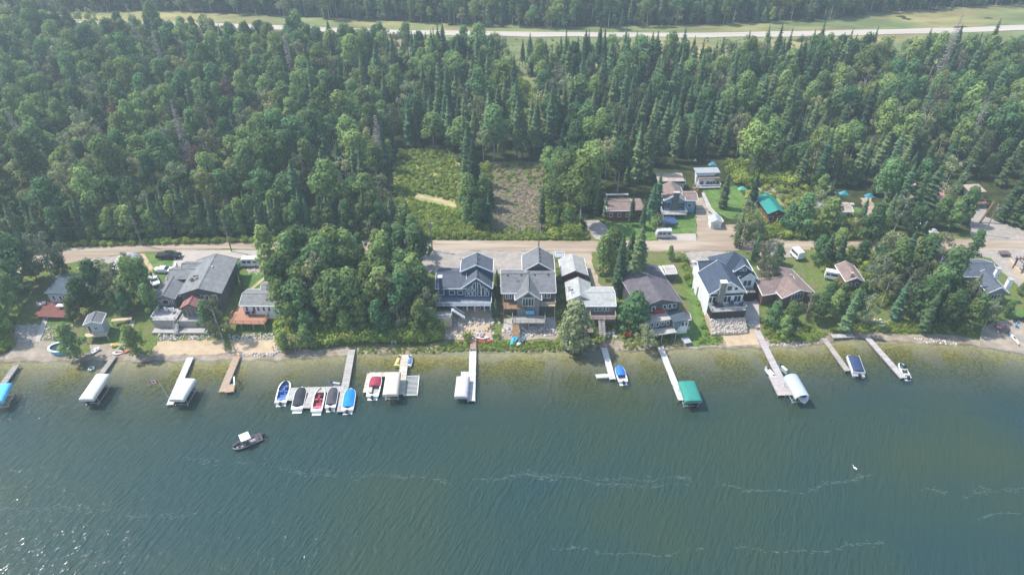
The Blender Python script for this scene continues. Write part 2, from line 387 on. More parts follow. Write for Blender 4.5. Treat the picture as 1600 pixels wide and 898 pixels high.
road_far = [(-90, 418), (0, 407), (60, 396), (120, 386), (160, 383), (300, 377), (450, 376), (600, 375), (760, 376), (900, 377), (1100, 376), (1300, 377), (1420, 376), (1530, 373), (1600, 372), (1720, 371)]
road_near = [(1720, 393), (1600, 393), (1450, 391), (1250, 391), (1100, 393), (950, 394), (800, 393), (700, 392), (500, 391), (350, 389), (220, 394), (150, 403), (100, 412), (50, 424), (0, 436), (-90, 455)]
patch('dirt_road', road_far+road_near, M_ROAD, 0.05, jit=0.25, seed=3)
patch('highway', [(-200, 36), (0, 33), (250, 36), (450, 41), (600, 47), (820, 51), (1100, 52.5), (1300, 49), (1450, 45), (1600, 40), (1800, 33), (1800, 41), (1600, 48), (1450, 53.5), (1300, 57), (1100, 60), (820, 58.5), (600, 54.5), (450, 48), (250, 42), (0, 39), (-200, 42)], M_HIGHWAY, 0.30, jit=0.1, cell=5)
M_VERGE = mat('mown_verge', (0.24, 0.215, 0.09), 0.95, 0.3, 0.12, 0.3, 2, stretch=(.4, 1, 1), col2=(0.13, 0.16, 0.06), thr=0.48)
patch('highway_verge', [(-200, 14), (0, 20), (250, 17), (400, 24), (600, 33), (850, 43), (1100, 39), (1290, 31), (1350, 22), (1450, 15), (1600, 7), (1800, -4), (1800, 95), (1600, 92), (1450, 100), (1200, 96), (1000, 104), (820, 150), (770, 150), (740, 95), (600, 85), (450, 88), (250, 62), (0, 58), (-200, 62)], M_VERGE, 0.14, jit=0.8, cell=5, seed=5)
# gravel parking, driveways, pads
patch('driveway', [(276, 391), (420, 391), (415, 402), (345, 405), (330, 425), (320, 445), (262, 445)], M_PAD, 0.07, jit=0.05, seed=9)
patch('driveway', [(655, 391), (868, 393), (868, 402), (840, 404), (815, 412), (815, 428), (768, 428), (768, 405), (720, 405), (715, 425), (662, 426), (655, 408)], M_GRAVEL, 0.07, seed=10)
patch('driveway', [(868, 393), (925, 393), (927, 418), (935, 440), (945, 452), (925, 450), (915, 410), (868, 402)], M_ROAD, 0.075, seed=11)
patch('driveway', [(1064, 394), (1142, 393), (1125, 412), (1095, 418), (1100, 460), (1088, 462), (1072, 418)], M_GRAVEL, 0.07, seed=12)
patch('driveway', [(1186, 391), (1252, 391), (1240, 402), (1190, 404)], M_GRAVEL, 0.07, seed=13)
patch('driveway', [(1380, 391), (1480, 391), (1480, 412), (1400, 402)], M_ROAD, 0.075, seed=14)
patch('driveway', [(1500, 391), (1660, 390), (1700, 470), (1610, 462), (1565, 425), (1548, 404)], M_GRAVEL, 0.07, seed=15)
patch('driveway', [(911, 345), (938, 344), (950, 358), (958, 374), (928, 374), (922, 362)], M_GRAVEL, 0.07, seed=16)
patch('driveway', [(1029, 366), (1087, 365), (1088, 377), (1029, 377)], M_PAD, 0.07, jit=0.1, seed=17)
patch('driveway', [(1086, 310), (1098, 308), (1106, 330), (1128, 352), (1150, 350), (1170, 352), (1160, 377), (1090, 377)], M_ROAD, 0.08, seed=18)
patch('driveway', [(1182, 325), (1196, 322), (1200, 345), (1225, 377), (1200, 377), (1188, 350)], M_ROAD, 0.08, seed=19)
patch('driveway', [(1520, 312), (1540, 312), (1542, 340), (1600, 355), (1680, 360), (1680, 375), (1520, 375), (1515, 345), (1525, 330)], M_GRAVEL, 0.07, seed=20)
patch('driveway', [(1345, 310), (1360, 308), (1370, 330), (1378, 377), (1350, 377), (1352, 345)], M_ROAD, 0.08, seed=21)
patch('bare_yard', [(1210, 300), (1255, 298), (1262, 325), (1235, 335)], M_SLASH, 0.06, seed=22)
patch('bare_yard', [(1180, 288), (1212, 290), (1210, 302), (1185, 304)], M_GRAVEL, 0.06, seed=23)
patch('garden_path', [(217, 397), (226, 397), (240, 420), (249, 435), (243, 437), (232, 422)], M_PATH, 0.06, jit=0.1, seed=24)
patch('shaded_road_shoulder', [(145, 404), (216, 396), (216, 403), (140, 418), (118, 420)], M_GRAVEL, 0.065, seed=25)
# brushy clearing and cleared lot
patch('brush_clearing', [(620, 236), (690, 228), (715, 250), (722, 300), (716, 345), (690, 372), (640, 372), (625, 330), (615, 280)], M_MEADOW, 0.05, jit=0.8, seed=26)
patch('dirt_trail', [(648, 306), (655, 304), (672, 309), (690, 312), (714, 322), (712, 325), (688, 315.5), (670, 312), (650, 308.5)], M_PATH, 0.09, jit=0.25, seed=27)
patch('cleared_lot', [(768, 253), (845, 252), (850, 300), (858, 364), (766, 364), (762, 330), (765, 290)], M_SLASH, 0.05, jit=0.6, seed=28)
patch('forest_gap', [(775, 95), (820, 95), (842, 150), (850, 215), (820, 225), (790, 200)], M_MEADOW, 0.05, jit=0.8, seed=29)
# lawns
patch('lawn', [(82, 493), (116, 489), (112, 504), (72, 506)], M_LAWN, 0.06, jit=0.1, seed=30)
patch('lawn', [(172, 504), (198, 503), (190, 533), (160, 534)], M_LAWN, 0.06, jit=0.15, seed=31)
patch('lawn', [(372, 425), (440, 428), (437, 446), (395, 449), (370, 470), (366, 450)], M_LAWN, 0.06, jit=0.2, seed=32)
patch('lawn', [(367, 507), (425, 505), (424, 520), (370, 521)], M_LAWN, 0.06, jit=0.2, seed=33)
patch('lawn', [(216, 398), (282, 396), (275, 420), (262, 436), (248, 436), (228, 416)], M_LAWN, 0.055, jit=0.2, seed=34)
patch('lawn', [(1060, 402), (1086, 440), (1108, 500), (1130, 538), (1080, 541), (1068, 528), (1010, 512), (1012, 508), (1072, 506), (1078, 470)], M_LAWN, 0.06, jit=0.25, seed=35)
patch('lawn', [(1099, 298), (1150, 290), (1166, 310), (1164, 342), (1140, 342), (1115, 330)], M_LAWN, 0.06, jit=0.25, seed=36)
patch('lawn', [(1036, 334), (1088, 334), (1090, 364), (1034, 366)], M_LAWN, 0.06, jit=0.25, seed=37)
patch('lawn', [(1575, 485), (1660, 480), (1660, 502), (1578, 500)], M_LAWN, 0.06, jit=0.25, seed=38)
# beaches
shore_poly = [(x, float(Ys(x))-0.9) for x in np.arange(-150, 150, 2.0)] + [(x, float(Ys(x))+2.1+0.5*math.sin(x*0.35)) for x in np.arange(148, -152, -2.0)]
patch_world('shoreline_sand', shore_poly, M_WET, 0.03, jit=0.25, cell=1.3, seed=40)
patch('beach', [(22, 534), (108, 531), (112, 556), (10, 560)], M_SANDG, 0.06, seed=41)
patch('beach', [(246, 532), (348, 530), (352, 552), (235, 556)], M_SAND, 0.065, seed=42)
patch('beach', [(362, 532), (432, 530), (432, 554), (362, 555)], M_SAND, 0.065, seed=43)
patch('beach', [(140, 537), (196, 536), (198, 555), (140, 558)], M_SANDG, 0.065, seed=44)
patch('beach', [(1122, 513), (1182, 512), (1190, 538), (1136, 541)], M_SAND, 0.065, jit=0.15, seed=45)
patch('beach', [(1532, 512), (1570, 500), (1680, 500), (1680, 560), (1600, 553), (1560, 545), (1530, 540)], M_SANDG, 0.065, seed=46)
patch('yard', [(1165, 300), (1182, 296), (1262, 300), (1262, 345), (1230, 372), (1165, 372)], M_MEADOW, 0.045, seed=71)
patch('yard', [(940, 343), (1032, 335), (1030, 374), (962, 374)], M_LAWN, 0.045, seed=72)
patch('yard', [(1268, 325), (1345, 325), (1345, 374), (1268, 374)], M_LAWN, 0.045, seed=73)
patch('terrace_sand', [(684, 482), (770, 482), (770, 532), (684, 528)], M_SAND, 0.055, seed=70)
patch('terrace_sand', [(784, 508), (872, 506), (872, 530), (784, 530)], M_SANDG, 0.055, seed=74)
patch('beach', [(690, 484), (768, 484), (766, 500), (690, 500)], M_SAND, 0.065, seed=47)
patch('beach', [(690, 512), (765, 510), (765, 516), (690, 519)], M_SAND, 0.065, seed=48)
patch('patio', [(787, 497), (868, 495), (868, 512), (787, 513)], M_CONC, 0.07, jit=0.02, seed=49)
patch('patio', [(1150, 470), (1185, 468), (1188, 512), (1172, 513), (1165, 495), (1155, 492)], M_CONC, 0.07, jit=0.02, seed=50)
patch('patio', [(1000, 500), (1040, 506), (1078, 510), (1078, 515), (1040, 514), (1000, 509)], M_CONC, 0.075, jit=0.02, seed=51)
patch('gravel_bed', [(20, 508), (68, 506), (62, 533), (22, 536)], M_GRAVEL, 0.06, seed=52)
patch('gravel_bed', [(385, 412), (414, 412), (410, 428), (388, 430)], M_GRAVEL, 0.06, seed=53)
patch('garden_path', [(68, 495), (76, 495), (62, 534), (54, 534)], M_CONC, 0.085, jit=0.03, seed=54)
patch('garden_path', [(204, 503), (212, 500), (198, 533), (190, 533)], M_CONC, 0.085, jit=0.03, seed=55)
patch('garden_path', [(418, 428), (424, 428), (392, 455), (386, 455)], M_PATH, 0.085, jit=0.03, seed=56)
patch('garden_path', [(1072, 420), (1076, 420), (1102, 475), (1098, 476)], M_CONC, 0.085, jit=0.03, seed=57)
patch('garden_path', [(1096, 302), (1100, 300), (1112, 325), (1132, 345), (1127, 347), (1106, 328)], M_CONC, 0.085, jit=0.03, seed=58)
patch('garden_path', [(664, 393), (664, 393.2), (664.1, 393)], M_CONC, 0.085, jit=0.0, seed=58) if False else None

def scatter_boulders(polys, label_dummy, name, dens, smin, smax, m, seed=1, lift=0.0):
    r = random.Random(seed); mb = MB(); polys = [[P(a, b)[:2] for a, b in pl] for pl in polys]
    for pl in polys:
        x0, x1 = min(p[0] for p in pl), max(p[0] for p in pl); y0, y1 = min(p[1] for p in pl), max(p[1] for p in pl)
        for _ in range(int((x1-x0)*(y1-y0)*dens)):
            x, y = r.uniform(x0, x1), r.uniform(y0, y1)
            if not inpoly(x, y, pl): continue
            s = r.uniform(smin, smax)*(0.7 + 0.6*r.random()); z = hz(x, y)+lift
            n = 6; a0 = r.random()*6; top = (x+r.uniform(-.1, .1)*s, y, z+s*r.uniform(.35, .6)); vs = []
            for k in range(n): t = a0+k*2*math.pi/n; q = s*r.uniform(.42, .62); vs.append((x+q*math.cos(t), y+q*math.sin(t), z-0.06))
            for k in range(n): t = a0+(k+.5)*2*math.pi/n; q = s*r.uniform(.28, .42); vs.append((x+q*math.cos(t), y+q*math.sin(t), z+s*r.uniform(.25, .42)))
            vs.append(top)
            fs = []
            for k in range(n): k2 = (k+1) % n; fs += [(k, k2, n+k), (k2, n+k2, n+k), (n+k, n+k2, 2*n)]
            mb.add(vs, fs, r.choice((0, 0, 1, 1, 2)))
    o = mb.build(name, m, kind='stuff'); o['label'] = label_dummy; return o
ROCKS = [mat('pale_rock', (0.55, 0.51, 0.47), 0.9, 0.15, 1.5), mat('grey_rock', (0.34, 0.32, 0.31), 0.9, 0.2, 1.5), mat('tan_rock', (0.46, 0.36, 0.28), 0.9, 0.2, 1.5)]
RK = [
    ([[(686, 497), (780, 497), (783, 505), (740, 510), (690, 512)], [(688, 518), (768, 514), (770, 530), (700, 529)]], 'pale boulders in two bands below the blue house', 5.5, .32, .75),
    ([[(785, 512), (869, 510), (869, 525), (800, 526), (786, 520)]], 'white boulders below the grey house', 6.5, .32, .75),
    ([[(1112, 499), (1178, 497), (1180, 509), (1120, 512)]], 'tan rocks below the black deck of the white house', 7, .25, .5),
    ([[(245, 517), (348, 515), (348, 522), (245, 524)], [(246, 525), (330, 524), (330, 530), (246, 531)]], 'grey stones in two rows above the golden beach', 7, .25, .55),
    ([[(355, 523), (430, 520), (430, 532), (360, 532)], [(372, 552), (432, 551), (432, 556), (372, 557)]], 'grey stones above the beach below the orange deck', 6.5, .25, .55),
    ([[(22, 507), (56, 506), (54, 533), (22, 535)], [(70, 507), (115, 506), (118, 533), (66, 534)]], 'grey cobbles beside the concrete steps at the left cabin', 5, .22, .45),
    ([[(1195, 535), (1285, 531), (1290, 535), (1240, 541), (1196, 541)], [(1425, 527), (1490, 530), (1495, 539), (1440, 536)]], 'pale stones along the shore on the right', 5, .2, .5),
    ([[(1352, 500), (1400, 499), (1402, 508), (1352, 511)]], 'grey stones on the shaded bank', 4, .25, .6),
    ([[(940, 517), (965, 515), (965, 527), (945, 527)]], 'white rocks on the bank beside the narrow dock', 3, .3, .8),
    ([[(424, 535), (440, 540), (438, 553), (426, 550)]], 'dark rocks at the foot of the leafy thicket', 5, .3, .6),
    ([[(385, 413), (412, 413), (408, 427), (390, 428)]], 'grey stones in the bed beside the gravel drive', 3, .2, .45)]
for i, (pl, lb, dn, a, b) in enumerate(RK): scatter_boulders(pl, lb, 'boulders', dn, a, b, ROCKS, 60+i, 0.06)

# slash and sticks on the cleared lot
mb = MB(); r = random.Random(4)
for _ in range(1150):
    px, py = r.uniform(768, 852), r.uniform(255, 364)
    if r.random() < 0.30 and not (300 < py < 345): continue
    x, y, z = P(px, py); a = r.uniform(0, 3.14); l = r.uniform(.5, 2.2)
    mb.beam((x, y, z+.1), (x+l*math.cos(a), y+l*math.sin(a), z+.1+r.uniform(0, .4)), r.uniform(.06, .16), .1, r.choice((0, 1, 1, 2)))
o = mb.build('cut_branches', [mat('dry_branch', (0.36, 0.27, 0.19), .9), mat('grey_branch', (0.23, 0.185, 0.155), .9), mat('dark_branch', (0.12, 0.09, 0.07), .9)], kind='stuff')
o['label'] = 'cut branches and sticks strewn over the cleared lot'

# foam streaks drifting on the lake
mb = MB(); r = random.Random(12)
def foam(pts, n, wd, smax=0.22):
    pts = [W(a, b, 0) for a, b in pts]
    for _ in range(int(n*1.6)):
        k = r.randrange(len(pts)-1); t = r.random(); x = pts[k][0]*(1-t)+pts[k+1][0]*t; y = pts[k][1]*(1-t)+pts[k+1][1]*t
        x += r.gauss(0, wd*1.2); y += r.gauss(0, wd*.45)*(1.6 if r.random() < .3 else .5) + .5*math.sin(x*.23)+.3*math.sin(x*.71)
        if math.sin(x*.31+1)+math.sin(x*.87)+math.sin(x*.13) < -.9+r.uniform(-.8, .8): continue
        s = .34*smax*r.random()**2+0.018; a = r.uniform(-.5, .5)
        mb.add([(x-s*6, y-s*.2, .02), (x-s*1.5, y-s*.8, .02), (x+s*5, y+s*.3*a, .02), (x+s*1.2, y+s*.7, .02)], [(0, 1, 2, 3)])
foam([(560, 745), (700, 750), (800, 743), (900, 750), (1100, 762), (1250, 765), (1360, 747)], 700, .5)
foam([(800, 742), (1060, 748), (1110, 755)], 260, .9)
foam([(1440, 760), (1510, 772), (1600, 765)], 160, .8)
foam([(870, 860), (1020, 862), (1250, 858), (1380, 850)], 260, .35)
foam([(0, 790), (120, 800), (330, 805)], 260, .9)
foam([(1520, 806), (1600, 802)], 90, .3)
foam([(560, 745), (420, 730), (280, 712)], 160, 1.2)
o = mb.build('lake_foam', mat('foam', (0.085, 0.13, 0.125), .9), kind='stuff'); o['label'] = 'thin pale foam streaks drifting on the lake'
# ------------------------------------------------------------------ trees
M_ASPEN = leafmat('aspen_leaves', (0.085, 0.185, 0.084), (0.235, 0.31, 0.10), .42, .42)
M_BIRCHL = leafmat('birch_leaves', (0.17, 0.215, 0.13), (0.30, 0.31, 0.13), .42, .45)
M_SPRUCE = leafmat('spruce_needles', (0.055, 0.115, 0.062), (0.135, 0.185, 0.080), 0.25, 0.45)
M_BUSH = leafmat('shrub_leaves', (0.17, 0.28, 0.06), (0.38, 0.42, 0.10))
M_RED = leafmat('reddish_leaves', (0.22, 0.15, 0.11), (0.26, 0.19, 0.14))
PROTO = bpy.data.collections.new('prototypes')      # never linked to the scene

def leafcloud(mb, r, centers, n, size, m=0, up=0.35):
    """small leaf-spray faces spread through a set of clump volumes"""
    for (cx, cy, cz, cr, sq) in centers:
        k = int(n*cr*cr)
        for _ in range(k):
            # direction, biased to the outside of the clump
            z = r.uniform(-0.75, 1); t = r.uniform(0, 2*math.pi); q = math.sqrt(max(0, 1-z*z)); rr = cr*(0.62+0.42*r.random())
            nx, ny, nz = q*math.cos(t), q*math.sin(t), z
            p = Vector((cx+nx*rr, cy+ny*rr, cz+nz*rr*sq))
            nrm = Vector((nx+r.uniform(-.42, .42), ny+r.uniform(-.42, .42), nz+up+r.uniform(-.4, .4))).normalized()
            a = nrm.orthogonal().normalized(); a.rotate(Matrix.Rotation(r.uniform(0, 6.28), 3, nrm)); b = nrm.cross(a); s = size*r.uniform(.6, 1.3)
            mb.add([p-a*s, p-b*s*.62, p+a*s*.9+nrm*s*.15, p+b*s*.62], [(0, 1, 2, 3)], m)
def trunkmesh(mb, r, h, r0, top, limbs, lean=(0, 0), m=0):
    pts = [Vector((lean[0]*t*h+0.12*math.sin(3*t+limbs), lean[1]*t*h, t*h*top)) for t in (0, .35, .7, 1)]
    for i in range(3): mb.tube(pts[i]-Vector((0, 0, .4 if i == 0 else 0)), pts[i+1], r0*(1-.3*i), r0*(.7-.3*i)+.02, 6, m, cap=False)
    for k in range(limbs):
        t = r.uniform(.45, .95); b = pts[0].lerp(pts[3], t); a = r.uniform(0, 6.28); l = h*.16*r.uniform(.7, 1.2)
        mb.tube(b, b+Vector((math.cos(a)*l, math.sin(a)*l, l*.8)), r0*.3, .02, 4, m, cap=False)
def aspen(seed, h=14.0, cr=2.7, base=.38, leaf=None, clumps=12):
    r = random.Random(seed); tk = MB(); trunkmesh(tk, r, h, .17, .9, 6, (r.uniform(-.03, .03), r.uniform(-.03, .03)))
    cs = []
    for i in range(clumps):
        t = (i+.5)/clumps; z = h*(base+(1-base)*t*.93); env = cr*math.sin(math.pi*min(1, .16+.80*t**.8))**.7 * (0.55+.6*r.random())
        a = i*2.4+r.uniform(-.5, .5); c = cr*.44*r.uniform(.6, 1.25)
        d = max(0, env-c*.75); cs.append((d*math.cos(a), d*math.sin(a), z, c, r.uniform(.7, .95)))
    cs.append((0, 0, h*.90, cr*.44, .8)); cs.append((r.uniform(-.5, .5), r.uniform(-.5, .5), h*.7, cr*.6, 1.2))
    cw = MB(); leafcloud(cw, r, cs, 66/ (cr/2.7)**1.7, .34*(cr/2.7)**.5); return tk, cw
def birch(seed, h=13.0, cr=3.0):
    r = random.Random(seed); tk = MB(); trunkmesh(tk, r, h, .15, .92, 8, (r.uniform(-.07, .07), r.uniform(-.05, .05)))
    cs = []
    for i in range(20):
        t = r.random(); z = h*(.30+.62*t); env = cr*math.sin(math.pi*(.18+.74*t))*r.uniform(.35, 1.05); a = r.uniform(0, 6.28)
        cs.append((env*math.cos(a), env*math.sin(a), z, cr*r.uniform(.22, .36), r.uniform(.9, 1.3)))
    cw = MB(); leafcloud(cw, r, cs, 66, .27, up=.1); return tk, cw
def spruce(seed, h=18.0, R=2.2, low=.10, dead=False):
    r = random.Random(seed); tk = MB(); tk.tube((0, 0, -.4), (0, 0, h*.97), .2, .03, 6, 0, cap=False)
    cw = MB(); n = int(h*1.75)
    for i in range(n):
        t = i/(n-1); z = h*(low+(1-low)*t); rr = R*((1-t)**.62)*(.9 if t > .1 else .7)*(.62+.5*r.random()*(1 if i % 3 else 1.25))+.10; k = 9 if rr > .9 else 6
        if dead: k = 7
        a0 = r.random()*6.28
        for j in range(k):
            a = a0+j*2*math.pi/k+r.uniform(-.25, .25); L = rr*r.uniform(.65, 1.15); dr = L*(.32+.2*r.random())
            ca, sa = math.cos(a), math.sin(a)
            if dead:
                if r.random() < .25: continue
                tk.add([(0, 0, z), (L*ca*.9-.05*sa, L*sa*.9+.05*ca, z-dr), (L*ca*.95, L*sa*.95, z-dr+.16)], [(0, 1, 2)]); 
                for q in (.4, .65, .85):
                    s = r.choice((-1, 1))*.4; bx, by = L*q*ca, L*q*sa
                    tk.add([(bx, by, z-dr*q), (bx-s*sa+.2*ca, by+s*ca+.2*sa, z-dr*q-.12), (bx+.15*ca, by+.15*sa, z-dr*q+.08)], [(0, 1, 2)])
                continue
            w = .30+.24*L
            tip = Vector((L*ca, L*sa, z-dr)); ml = Vector((L*.55*ca-w*sa, L*.55*sa+w*ca, z-dr*.75-.12)); mr = Vector((L*.55*ca+w*sa, L*.55*sa-w*ca, z-dr*.75-.12)); o = Vector((0, 0, z+.15)); mid = Vector((L*.6*ca, L*.6*sa, z-dr*.45))
            cw.add([o, ml, mid, mr, tip], [(0, 1, 2), (0, 2, 3), (1, 4, 2), (2, 4, 3)])
            if L > .8:     # hanging sprays
                for q in (.45, .8):
                    s = r.choice((-1, 1))*w*.8; b = Vector((L*q*ca-s*sa*.6, L*q*sa+s*ca*.6, z-dr*q*.9))
                    cw.add([b, b+Vector((-s*sa*.5, s*ca*.5, -.35)), b+Vector((.25*ca, .25*sa, -.28))], [(0, 1, 2)])
    if not dead: cw.tube((0, 0, h*.93), (0, 0, h*1.01), .16, .01, 5)
    return tk, cw
def shrub(seed, h=2.4, cr=1.5):
    r = random.Random(seed); tk = MB(); cw = MB()
    for k in range(4): a = r.uniform(0, 6.28); tk.tube((0, 0, -.2), (cr*.5*math.cos(a), cr*.5*math.sin(a), h*.7), .05, .02, 4, cap=False)
    cs = [(cr*.5*math.cos(i*1.6)*r.uniform(.4, 1), cr*.5*math.sin(i*1.6)*r.uniform(.4, 1), h*r.uniform(.3, .72), cr*r.uniform(.4, .6), .9) for i in range(6)]
    leafcloud(cw, r, cs, 60, .2); return tk, cw
KINDS = {}
def kind(key, makers, bark, leaf, name, solo=None):
    out = []
    for tk, cw in makers:
        a = tk.mesh('trunk', bark); b = cw.mesh('crown', leaf) if cw.f else None
        j = MB(); j.v = tk.v+cw.v; j.f = tk.f+[tuple(i+len(tk.v) for i in f) for f in cw.f]; j.m = [0]*len(tk.f)+[1]*len(cw.f)
        jm = j.mesh(name, [bark, leaf]); po = bpy.data.objects.new(key+'_%02d' % len(out), jm)
        out.append((a, b, po))
    KINDS[key] = (out, name)
kind('aspen', [aspen(s, h, c, b) for s, h, c, b in ((1, 14, 3.7, .40), (2, 15, 4.0, .46), (3, 13.5, 4.2, .36), (4, 15.5, 3.5, .52), (5, 14, 4.4, .42), (6, 13, 3.2, .30), (7, 16, 3.6, .5), (8, 12.5, 5.0, .40), (9, 14.5, 4.8, .46))], M_BIRCH, M_ASPEN, 'aspen_tree')
kind('birch', [birch(s, h, c) for s, h, c in ((11, 13, 3.6), (12, 12, 3.9), (13, 14, 3.3))], M_BIRCH, M_BIRCHL, 'birch_tree')
kind('spruce', [spruce(s, h, R, lo) for s, h, R, lo in ((21, 16.5, 3.1, .06), (22, 18, 2.5, .12), (23, 14.5, 3.4, .05), (24, 18, 2.6, .22), (25, 15.5, 2.2, .1), (26, 17, 2.8, .3), (27, 12.5, 2.4, .04))], M_BARK, M_SPRUCE, 'spruce_tree')
kind('poplar', [aspen(s, h, c, .15, clumps=20) for s, h, c in ((31, 12, 3.4), (32, 11, 3.8), (33, 13, 3.3))], M_BARK, M_ASPEN, 'poplar_tree')
kind('willow', [aspen(71, 13, 4.6, .10, clumps=26)], M_BARK, M_BIRCHL, 'willow_tree')
kind('dead', [spruce(s, h, 2.4, .15, True) for s, h in ((41, 22), (42, 16))], M_DEAD, M_DEAD, 'dead_spruce')
kind('rusty', [birch(s, 11, 2.6) for s in (51,)], M_BIRCH, M_RED, 'reddish_tree')
kind('shrub', [shrub(s) for s in (61, 62, 63)], M_BARK, M_BUSH, 'shrub')
CATN = {'aspen': 'aspen tree', 'birch': 'birch tree', 'spruce': 'spruce tree', 'poplar': 'poplar tree', 'dead': 'dead tree', 'willow': 'willow tree', 'rusty': 'tree', 'shrub': 'shrub'}
BASEH = {'aspen': 14.2, 'birch': 13, 'spruce': 18, 'poplar': 12, 'dead': 19, 'willow': 13, 'rusty': 11, 'shrub': 2.4}
# per-tree tint comes from the object random of the material
def tree(key, x, y, sc, label, group=None, rz=None, var=None, sz=None, z=None):
    out, name = KINDS[key]; a, b, _ = out[var % len(out) if var is not None else rnd.randrange(len(out))]
    t = thing(name, label, CATN[key], (x, y, hz(x, y) if z is None else z), rnd.uniform(0, 6.28) if rz is None else rz, group, local=True)
    t.scale = (sc, sc, sz or sc)
    for me, nm in ((a, 'trunk'), (b, 'crown')):
        if me is None: continue
        o = bpy.data.objects.new(nm, me); COL.objects.link(o); o.parent = t
    return t
def scatter(name, pts, keys, label, kindname='stuff'):
    """one object that sets a whole wood: points carrying rotation, scale and which prototype"""
    coll = bpy.data.collections.new(name+'_kinds'); idx = {}; allp = []
    for k in keys:
        for v, (a, b, po) in enumerate(KINDS[k][0]): allp.append((po.name, k, v, po))
    allp.sort(key=lambda q: q[0])
    for i, (nm, k, v, po) in enumerate(allp): coll.objects.link(po); idx[(k, v)] = i
    me = bpy.data.meshes.new(name); me.vertices.add(len(pts)); me.vertices.foreach_set('co', np.array([p[:3] for p in pts], np.float32).ravel())
    for an, ty, vals in (('rot', 'FLOAT', [p[3] for p in pts]), ('scl', 'FLOAT', [p[4] for p in pts]), ('idx', 'INT', [idx[(p[5], p[6])] for p in pts])):
        at = me.attributes.new(an, ty, 'POINT'); at.data.foreach_set('value', vals)
    o = bpy.data.objects.new(name, me); COL.objects.link(o); o['kind'] = kindname; o['label'] = label
    g = bpy.data.node_groups.new(name, 'GeometryNodeTree'); g.interface.new_socket('Geometry', in_out='INPUT', socket_type='NodeSocketGeometry'); g.interface.new_socket('Geometry', in_out='OUTPUT', socket_type='NodeSocketGeometry')
    N, L = g.nodes, g.links; gi = N.new('NodeGroupInput'); go = N.new('NodeGroupOutput'); ip = N.new('GeometryNodeInstanceOnPoints')
    ci = N.new('GeometryNodeCollectionInfo'); ci.inputs['Collection'].default_value = coll; ci.inputs['Separate Children'].default_value = True; ci.inputs['Reset Children'].default_value = True
    def na(n_, ty):
        a = N.new('GeometryNodeInputNamedAttribute'); a.data_type = ty; a.inputs['Name'].default_value = n_; return a.outputs['Attribute']
    cx = N.new('ShaderNodeCombineXYZ'); L.new(na('rot', 'FLOAT'), cx.inputs[2]); cs = N.new('ShaderNodeCombineXYZ')
    s = na('scl', 'FLOAT')
    for k in range(2): L.new(s, cs.inputs[k])
    hz_ = N.new('FunctionNodeRandomValue'); hz_.data_type = 'FLOAT'; hz_.inputs[2].default_value = .84; hz_.inputs[3].default_value = 1.2
    mz = N.new('ShaderNodeMath'); mz.operation = 'MULTIPLY'; L.new(s, mz.inputs[0]); L.new(hz_.outputs[1], mz.inputs[1]); L.new(mz.outputs[0], cs.inputs[2])
    L.new(gi.outputs[0], ip.inputs['Points']); L.new(ci.outputs[0], ip.inputs['Instance']); ip.inputs['Pick Instance'].default_value = True
    L.new(na('idx', 'INT'), ip.inputs['Instance Index']); L.new(cx.outputs[0], ip.inputs['Rotation']); L.new(cs.outputs[0], ip.inputs['Scale'])
    L.new(ip.outputs[0], go.inputs[0]); md = o.modifiers.new('scatter', 'NODES'); md.node_group = g; return o

# ---- forest north of the dirt road
def limit_far(px):   # image row of the last tree bases before the highway
    return np.interp(px, [-200, 0, 250, 380, 600, 745, 770, 812, 850, 1000, 1200, 1400, 1600, 1800], [46, 46, 64, 74, 84, 88, 98, 100, 105, 103, 97, 99, 93, 88])
def limit_near(px):  # image row of the first tree bases behind the road
    return np.interp(px, [-200, 0, 120, 300, 600, 620, 900, 1000, 1600, 1800], [412, 395, 377, 371, 368, 366, 366, 366, 350, 350])
EXCL = [
    [(606, 262), (622, 236), (700, 230), (716, 250), (722, 300), (716, 335), (700, 362), (690, 380), (640, 380), (592, 372), (606, 340), (600, 300)],
    [(764, 250), (846, 250), (858, 300), (870, 380), (755, 380), (758, 300)],
    [(900, 335), (940, 335), (940, 290), (1010, 290), (1030, 262), (1080, 255), (1150, 250), (1170, 285), (1180, 280), (1240, 280), (1262, 310), (1262, 380), (880, 380)],
    [(1262, 318), (1285, 296), (1345, 290), (1372, 300), (1372, 350), (1345, 378), (1262, 378)],
    [(1395, 295), (1415, 283), (1490, 278), (1560, 278), (1560, 335), (1620, 345), (1620, 380), (1480, 380), (1500, 340), (1470, 318), (1400, 322)],
    [(790, 110), (812, 108), (838, 145), (842, 195), (822, 200), (800, 160)],
    [(1165, 286), (1215, 285), (1215, 380), (1165, 380)]]
def zone(px):
    for lim, nm in ((60, 'at the left edge'), (130, 'above the grey cabin'), (190, 'above the silver shelter'), (250, 'above the first road pole'), (320, 'above the black pickup'), (380, 'above the large grey house'), (440, 'above the white van'), (500, 'above the roadside conifer'),
                    (560, 'above the wooded lot'), (625, 'left of the brushy clearing'), (690, 'above the brushy clearing'), (760, 'above the blue house'), (815, 'above the cleared lot'), (875, 'above the grey cross-gabled house'), (930, 'above the small gravel lot'), (990, 'above the brown-roofed cabin'),
                    (1050, 'above the light blue cabin'), (1110, 'above the white flat roof'), (1170, 'above the white garden shed'), (1240, 'above the green roof'), (1310, 'above the tan roof'), (1390, 'above the blue tarp'), (1460, 'above the faded red roof'), (1530, 'above the dark forest cabin'), (9999, 'at the right edge')):
        if px < lim: return nm
r = random.Random(99); cand = []
y = 148.0
